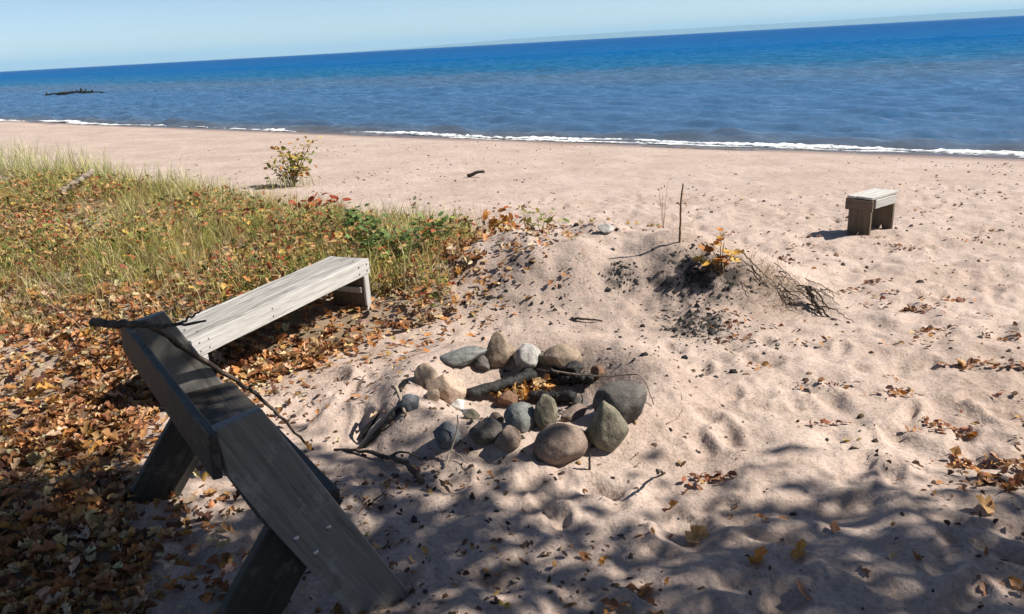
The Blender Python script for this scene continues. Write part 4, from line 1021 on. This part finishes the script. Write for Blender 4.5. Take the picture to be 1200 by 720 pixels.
# heaps gathered in hollows of the sunlit sand: x, y, count, spread, size
G1 = 'brown leaves caught in hollows of the right-hand sand'
HOLLOW = ['nearest the root stump', 'second back from the root stump', 'below the double hollow at the right', 'at the right, level with the boulder', 'against the right edge, level with the boulder', 'right of the boulder, just above the shade', 'a little farther back right of the boulder', 'closest to the stool', 'highest at the right edge', 'beside the heap nearest the stool', 'at the right edge just above the shade', 'just above the shade line', 'at the far right, level with the mound front', 'at the far right, below the mound front']
for hi, (x0, y0, n, sp_, sz) in enumerate([(2.91, 5.38, 7, 0.07, 0.095), (2.70, 4.84, 8, 0.08, 0.095), (2.61, 4.26, 7, 0.07, 0.095), (3.04, 4.66, 4, 0.06, 0.07), (2.82, 4.15, 6, 0.05, 0.08), (2.04, 3.93, 5, 0.05, 0.06), (2.08, 4.12, 3, 0.05, 0.06),
                             (2.86, 6.01, 4, 0.07, 0.06), (3.23, 5.54, 4, 0.06, 0.08), (3.05, 5.61, 3, 0.05, 0.06), (2.50, 3.62, 4, 0.05, 0.07), (2.17, 3.53, 8, 0.06, 0.075), (3.45, 4.9, 4, 0.07, 0.08), (3.2, 4.35, 4, 0.06, 0.08)]):
    for k in range(n): drop_leaf(rnd.gauss(x0, sp_), rnd.gauss(y0, sp_ * 0.6), sz * rnd.uniform(0.55, 0.95), 'curled brown leaf in the sunlit hollow ' + HOLLOW[hi], G1, None, 0.0, 0.22)
G2 = 'brown leaves piled at the right edge'
for hi, (x0, y0, n, sp_, sz) in enumerate([(2.03, 3.24, 7, 0.07, 0.07), (2.18, 3.17, 14, 0.09, 0.075), (2.02, 3.00, 12, 0.08, 0.075)]):
    for k in range(n): drop_leaf(rnd.gauss(x0, sp_), rnd.gauss(y0, sp_ * 0.6), sz * rnd.uniform(0.7, 1.25), 'brown leaf in the ' + ['upper left part', 'right part', 'lower part'][hi] + ' of the loose pile at the right edge', G2)
G3 = 'brown leaves in the shade in front of the fire ring'
SHADE = ['left of the pair under the pointed stone', 'right of the pair under the pointed stone', 'above the big orange leaf', 'beside the narrow dark leaf', 'below the upright stub', 'in the dark patch at the bottom centre', 'just below the front stones', 'above the yellow green leaf', 'left of the pale crumpled leaf', 'in the bottom right corner', 'beside the black bench foot', 'near the bottom right, left of the corner']
for hi, (x0, y0, n, sp_, sz) in enumerate([(0.80, 3.19, 7, 0.06, 0.05), (0.89, 3.22, 5, 0.05, 0.05), (0.94, 2.87, 3, 0.05, 0.05), (1.04, 2.84, 2, 0.05, 0.05), (0.24, 2.66, 6, 0.06, 0.05), (0.36, 2.37, 14, 0.07, 0.06), (-0.12, 3.29, 3, 0.05, 0.05), (-0.05, 2.67, 3, 0.06, 0.05), (0.53, 2.77, 3, 0.05, 0.05), (1.72, 2.34, 4, 0.05, 0.07), (-0.35, 2.75, 5, 0.15, 0.05), (1.4, 2.5, 4, 0.15, 0.05)]):
    for k in range(n): drop_leaf(rnd.gauss(x0, sp_), rnd.gauss(y0, sp_ * 0.6), sz * rnd.uniform(0.7, 1.25), 'small brown leaf on dappled sand ' + SHADE[hi], G3)
for (x0, y0, sz, mi, lab) in [(1.04, 2.60, 0.115, 3, 'broad orange leaf lying flat in a sun fleck at lower right'), (0.86, 2.52, 0.12, 0, 'orange brown leaf standing on edge in the sand at lower right'), (0.96, 2.35, 0.10, 1, 'dark brown curled leaf at the bottom edge of the picture'),
                              (1.23, 2.75, 0.095, 4, 'narrow dark leaf lying between two lit sand ridges'), (1.86, 2.81, 0.11, 2, 'tan curled leaf below the leaf pile at the right edge'), (0.63, 3.02, 0.09, 0, 'orange leaf beside the dark twig in the shade'),
                              (0.69, 2.79, 0.12, 2, 'pale tan crumpled leaf in the shade below the dark twig'), (1.60, 3.48, 0.06, 6, 'small yellow leaf on the sand at the edge of the shade'), (-0.09, 2.39, 0.07, 6, 'yellow green leaf at the bottom centre of the picture')]:
    drop_leaf(x0, y0, sz, lab, None, mi, 0.0, 0.45)
G4 = 'orange leaves inside the fire pit'
for k in range(80):
    u = rnd.random()
    drop_leaf(-0.16 + 0.38 * u + rnd.gauss(0, 0.02), 4.39 + 0.11 * u + rnd.gauss(0, 0.03), rnd.uniform(0.04, 0.075), 'bright orange dry leaf in the ' + ('left', 'middle', 'right')[min(2, int(u * 3))] + ' of the heap inside the fire pit', G4, rnd.choice([0, 2, 3, 5]), rnd.uniform(0.0, 0.05), 0.6)
G5 = 'leaves between fire ring and mound'
for hi, (x0, y0, n) in enumerate([(-0.25, 5.26, 3), (-0.16, 5.21, 3), (-0.6, 5.1, 3), (-0.7, 4.75, 4)]):
    for k in range(n): drop_leaf(rnd.gauss(x0, 0.05), rnd.gauss(y0, 0.04), rnd.uniform(0.04, 0.07), 'small tan leaf behind the fire ring, ' + ['left of the two back clusters', 'right of the two back clusters', 'toward the long bench', 'between the bench and the fire ring'][hi], G5)
G6 = 'dry leaves heaped at the left of the fire ring'

# ------------------------------------------------------------------ single plants
def plant(name, base, stems, leaf_cols, leaf_size, n_leaf, label, cat, seed, stem_r=0.006, big=False, spread=0.3, blades_=0):
    """stems: list of (dx, dy, height); leaves hang along the upper part of every stem"""
    r = random.Random(seed)
    bx_, by_ = base; bz = gz(bx_, by_)
    root = empty(name, (bx_, by_, bz)); tag(root, label, cat)
    P_, C_ = [], []
    for k, (dx, dy, h) in enumerate(stems):
        path = smooth_path([(0.02 * r.uniform(-1, 1), 0.02 * r.uniform(-1, 1), -0.03), (dx * 0.35, dy * 0.35, h * 0.45), (dx * 0.75, dy * 0.75, h * 0.8), (dx, dy, h)], 10, 0.004, seed + k)
        link('stem', tube_mesh('stem', path, [stem_r * (1 - 0.7 * j / 10) for j in range(11)], M_STEM, 5, seed + k), None, root)
        for j in range(n_leaf):
            q = path[min(10, 3 + int(8 * (j + r.random()) / n_leaf))]
            P_.append(Vector(q)); C_.append(r.choice(leaf_cols))
    if big:
        for q, c in zip(P_, C_):
            me = leaf_mesh(r.randrange(99999))
            a = me.color_attributes.new('Col', 'FLOAT_COLOR', 'POINT')
            for d_ in a.data: d_.color = (c[0], c[1], c[2], 1)
            me.materials.append(M_LEAF)
            o = link('leaf', me, None, root); s_ = leaf_size * r.uniform(0.7, 1.25); az = r.uniform(0, 6.28)
            for v in me.vertices: v.co = Vector(((v.co.x + 0.5) * s_, v.co.y * s_ * 1.15, v.co.z * s_ * 0.6))
            o.location = q; o.rotation_euler = (r.uniform(-0.5, 0.5), r.uniform(-0.2, 0.7), az)
    else:
        k = len(P_)
        pos = np.array([tuple(p) for p in P_]) + np.array([[r.gauss(0, spread * 0.12) for _ in range(3)] for _ in range(k)])
        T = np.array(LEAF_B)
        s_ = leaf_size * np.array([r.uniform(0.6, 1.3) for _ in range(k)])
        me = scatter('foliage', T, LEAF_BF, pos, np.array([r.uniform(0, 6.28) for _ in range(k)]), np.array([r.gauss(0.2, 0.7) for _ in range(k)]), np.array([r.uniform(0, 6.28) for _ in range(k)]), s_, np.array(C_) * np.array([[r.uniform(0.7, 1.25)] for _ in range(k)]), M_LEAF)
        link('foliage', me, None, root)
    if blades_:
        k = blades_
        x_ = np.array([r.gauss(0, spread * 0.35) for _ in range(k)]); y_ = np.array([r.gauss(0, spread * 0.3) for _ in range(k)])
        h_ = np.array([r.uniform(0.12, 0.38) for _ in range(k)])
        me = scatter('grass_tuft', BLADE, BLADE_F, np.stack([x_, y_, 0 * x_ - 0.02], 1), rng.uniform(0, 6.283, k), rng.normal(0, 0.3, k), rng.uniform(0, 6.283, k), np.stack([0.22 + 0 * h_, h_, h_], 1), pick(DUNE, k, 0.2), M_GRASS, BLADE_C)
        tag(link('grass_tuft', me, None, root), kind='stuff')
    return root
r_ = random.Random(3)
plant('bush', (-3.42, 13.0), [(-0.28, 0, 0.42), (-0.18, 0.1, 0.62), (-0.02, 0.1, 0.60), (0.12, -0.05, 0.55), (0.26, 0.1, 0.66), (0.42, 0, 0.74), (0.10, 0.2, 0.44), (-0.35, 0.1, 0.30), (-0.1, -0.15, 0.38), (0.30, -0.1, 0.48), (0.0, 0, 0.5), (0.2, 0.1, 0.3)],
      [(0.24, 0.27, 0.05), (0.42, 0.36, 0.07), (0.50, 0.33, 0.07), (0.38, 0.17, 0.05), (0.18, 0.23, 0.05), (0.55, 0.43, 0.12)], 0.085, 30, 'leafy green and yellow bush at the beach edge of the dune grass', 'bush', 31, 0.009, spread=0.55, blades_=90)
plant('yellow_seedling', (1.575, 5.76), [(0.02, 0.02, 0.27), (-0.08, 0.05, 0.22), (0.10, 0.0, 0.18), (0.03, -0.06, 0.14), (-0.12, 0.03, 0.12), (0.0, 0.06, 0.31)], [(0.58, 0.34, 0.06), (0.52, 0.22, 0.05), (0.62, 0.42, 0.14), (0.42, 0.18, 0.05)], 0.105, 4, 'small plant with yellow and orange autumn leaves on the mound', 'plant', 32, 0.005, big=True)
G7 = 'green weeds at the bank edge behind the long bench'
for k, (x, y, h, lab) in enumerate([(-0.96, 6.75, 0.24, 'leafy green weed clump just beyond the far end of the long bench'), (-1.25, 6.95, 0.26, 'green weed clump behind the far end of the long bench'), (-0.70, 7.2, 0.22, 'green weed clump among brown leaves left of the mound'), (-1.45, 7.8, 0.26, 'olive weed clump at the back of the bank near the beach')]):
    plant('weed', (x, y), [(r_.uniform(-0.2, 0.2), r_.uniform(-0.16, 0.16), h * r_.uniform(0.6, 1.1)) for _ in range(13)], [(0.13, 0.21, 0.06), (0.18, 0.26, 0.08), (0.23, 0.29, 0.10), (0.11, 0.17, 0.06)], 0.075, 12, lab, 'weed', 40 + k, 0.004, spread=0.4)
for k, (x, y, h, lc, lab) in enumerate([(-1.05, 9.1, 0.36, (0.17, 0.16, 0.07), 'thin dry weed with sparse leaves at the beach edge of the bank'), (-0.55, 9.0, 0.26, (0.20, 0.18, 0.08), 'small sparse weed right of the thin dry one on the open beach edge'),
                                   (0.22, 8.3, 0.34, (0.28, 0.24, 0.05), 'tall yellow green seedling behind the mound'), (0.40, 8.35, 0.25, (0.30, 0.26, 0.06), 'shorter yellow green seedling behind the mound'), (0.86, 8.0, 0.22, (0.32, 0.22, 0.06), 'low yellowish seedling near the lone pale stone'),
                                   (1.20, 7.75, 0.18, (0.38, 0.24, 0.06), 'low brownish seedling right of the lone pale stone'), (1.50, 7.9, 0.14, (0.14, 0.15, 0.07), 'tiny green seedling left of the upright stick')]):
    plant('seedling', (x, y), [(r_.uniform(-0.09, 0.09), r_.uniform(-0.06, 0.06), h * r_.uniform(0.7, 1.05)) for _ in range(3)], [lc, tuple(min(1, v * 1.3) for v in lc), (0.36, 0.15, 0.05)], 0.055, 5, lab, 'seedling', 60 + k, 0.0035, spread=0.22)
plant('weed_stalk', (1.66, 8.4), [(-0.05, 0.0, 0.46), (0.05, 0.02, 0.50), (0.0, 0.05, 0.40)], [(0.30, 0.22, 0.14)], 0.03, 3, 'thin grey brown weed stalk beside the upright stick', 'weed', 71, 0.003)
plant('orange_plant', (-0.02, 7.25), [(-0.15, 0, 0.16), (0.12, 0.03, 0.18), (0.0, -0.05, 0.20), (0.2, -0.02, 0.14), (-0.05, 0.1, 0.22)], [(0.48, 0.20, 0.05), (0.42, 0.12, 0.04), (0.52, 0.34, 0.10)], 0.085, 9, 'low orange leaved plant at the top left of the mound', 'plant', 72, 0.004)
plant('green_plant', (0.28, 7.15), [(-0.12, 0, 0.13), (0.12, 0.03, 0.15), (0.0, -0.05, 0.16), (0.2, 0, 0.10)], [(0.15, 0.19, 0.05), (0.30, 0.28, 0.07), (0.42, 0.38, 0.12)], 0.075, 8, 'low green and yellow plant on top of the mound\'s left side', 'plant', 73, 0.004)
plant('red_plant', (-2.15, 9.3), [(-0.2, 0, 0.22), (0.15, 0.03, 0.28), (0.0, -0.05, 0.32), (0.25, 0, 0.20), (-0.3, 0.1, 0.2)], [(0.36, 0.07, 0.03), (0.42, 0.14, 0.05), (0.30, 0.05, 0.03)], 0.11, 9, 'red leaved plant in the middle of the overgrown bank', 'plant', 74, 0.004)

# ------------------------------------------------------------------ trees behind the camera that shade the foreground
M_TBARK = plain_material('tree_bark', (0.06, 0.045, 0.035), (0.16, 0.13, 0.10), 14.0, 0.9, bump=0.9, dist=0.03)
def tree(x, y, crown, R, Rz, label, seed, nclump=80, per=190):
    r = random.Random(seed)
    bz = gz(x, y)
    root = empty('oak_tree', (x, y, bz)); tag(root, label, 'tree', 'trees behind the viewpoint')
    c = Vector((crown[0] - x, crown[1] - y, crown[2] - bz))
    path = smooth_path([(0, 0, -0.2), (0.04, 0.05, 1.2), (c.x * 0.4, c.y * 0.4, c.z * 0.55), (c.x, c.y, c.z + 0.6 * Rz)], 18, 0.015, seed)
    link('trunk', tube_mesh('trunk', path, [0.17 * (1 - 0.85 * k / 18) + 0.02 for k in range(19)], M_TBARK, 10, seed), None, root)
    pos = []
    for k in range(nclump):
        while True:
            v = Vector((r.uniform(-1, 1), r.uniform(-1, 1), r.uniform(-1, 1)))
            if 0.25 < v.length < 1: break
        cc = c + Vector((v.x * R, v.y * R, v.z * Rz))
        b0 = path[min(18, max(7, int(18 * (cc.z - 0.8) / max(0.1, c.z + 0.6 * Rz))))]
        if k % 2 == 0:
            mid = (b0 + cc) / 2 + Vector((0, 0, 0.12))
            link('limb', tube_mesh('limb', smooth_path([b0, mid, cc], 7, 0.02, k), [0.045 * (1 - 0.8 * j / 7) + 0.006 for j in range(8)], M_TBARK, 6, k), None, root)
        rr = r.uniform(0.35, 0.62)
        for j in range(per):
            g = Vector((r.gauss(0, 1), r.gauss(0, 1), r.gauss(0, 0.7))) * rr * 0.55
            pos.append(tuple(cc + g))
    k = len(pos); P = np.array(pos)
    me = scatter('crown', LEAF_B, LEAF_BF, P, rng.uniform(0, 6.283, k), rng.normal(0, 0.8, k), rng.uniform(0, 6.283, k), rng.uniform(0.08, 0.14, k), pick([(0.10, 0.13, 0.03), (0.22, 0.16, 0.04), (0.30, 0.15, 0.04), (0.08, 0.10, 0.03)], k, 0.25), M_LEAF)
    link('crown', me, None, root)
tree(5.3, -0.9, (5.1, 1.05, 5.2), 2.5, 1.7, 'oak standing behind and right of the viewpoint, shading the front sand', 1, 80, 175)
tree(2.3, -1.3, (2.3, 1.55, 5.2), 2.5, 1.7, 'oak standing just behind the viewpoint, shading the black bench', 2, 120, 190)
tree(8.4, -1.2, (7.8, 0.95, 5.4), 2.5, 1.7, 'oak farthest right behind the viewpoint, shading the lower right sand', 3, 60, 165)

for k, (x, y, lab) in enumerate([(-3.5, -4.5, 'unseen oak added behind and left of the viewpoint to block sky light'), (1.0, -6.0, 'unseen oak added straight behind the viewpoint to block sky light'), (6.0, -5.5, 'unseen oak added behind and right of the viewpoint to block sky light'), (-7.5, -3.0, 'unseen oak added far left behind the viewpoint to block sky light'), (11.5, -5.0, 'unseen outermost oak added far right behind the viewpoint to block sky light')]):
    tree(x, y, (x, y, 5.0), 2.7, 2.6, lab, 10 + k, 60, 80)  # unseen oaks added to block sky light and deepen the shade

# ------------------------------------------------------------------ air over the lake
def haze():
    R, z0, z1 = 31000.0, -3.6, 260.0
    V = [(x, y, z) for z in (z0, z1) for (x, y) in ((-R, -R), (R, -R), (R, R), (-R, R))]
    Fs = [(0, 3, 2, 1), (4, 5, 6, 7), (0, 1, 5, 4), (1, 2, 6, 5), (2, 3, 7, 6), (3, 0, 4, 7)]
    m = bpy.data.materials.new('haze'); m.use_nodes = True; nt = m.node_tree
    for n in list(nt.nodes): nt.nodes.remove(n)
    out = nt.nodes.new('ShaderNodeOutputMaterial'); pv = nt.nodes.new('ShaderNodeVolumePrincipled')
    pv.inputs['Color'].default_value = (0.45, 0.76, 1.0, 1); pv.inputs['Density'].default_value = 6.5e-5
    nt.links.new(pv.outputs[0], out.inputs['Volume'])
    tag(link('haze', mesh_py('haze', V, Fs, m)), 'thin pale haze in the air over the lake', kind='stuff')
haze()
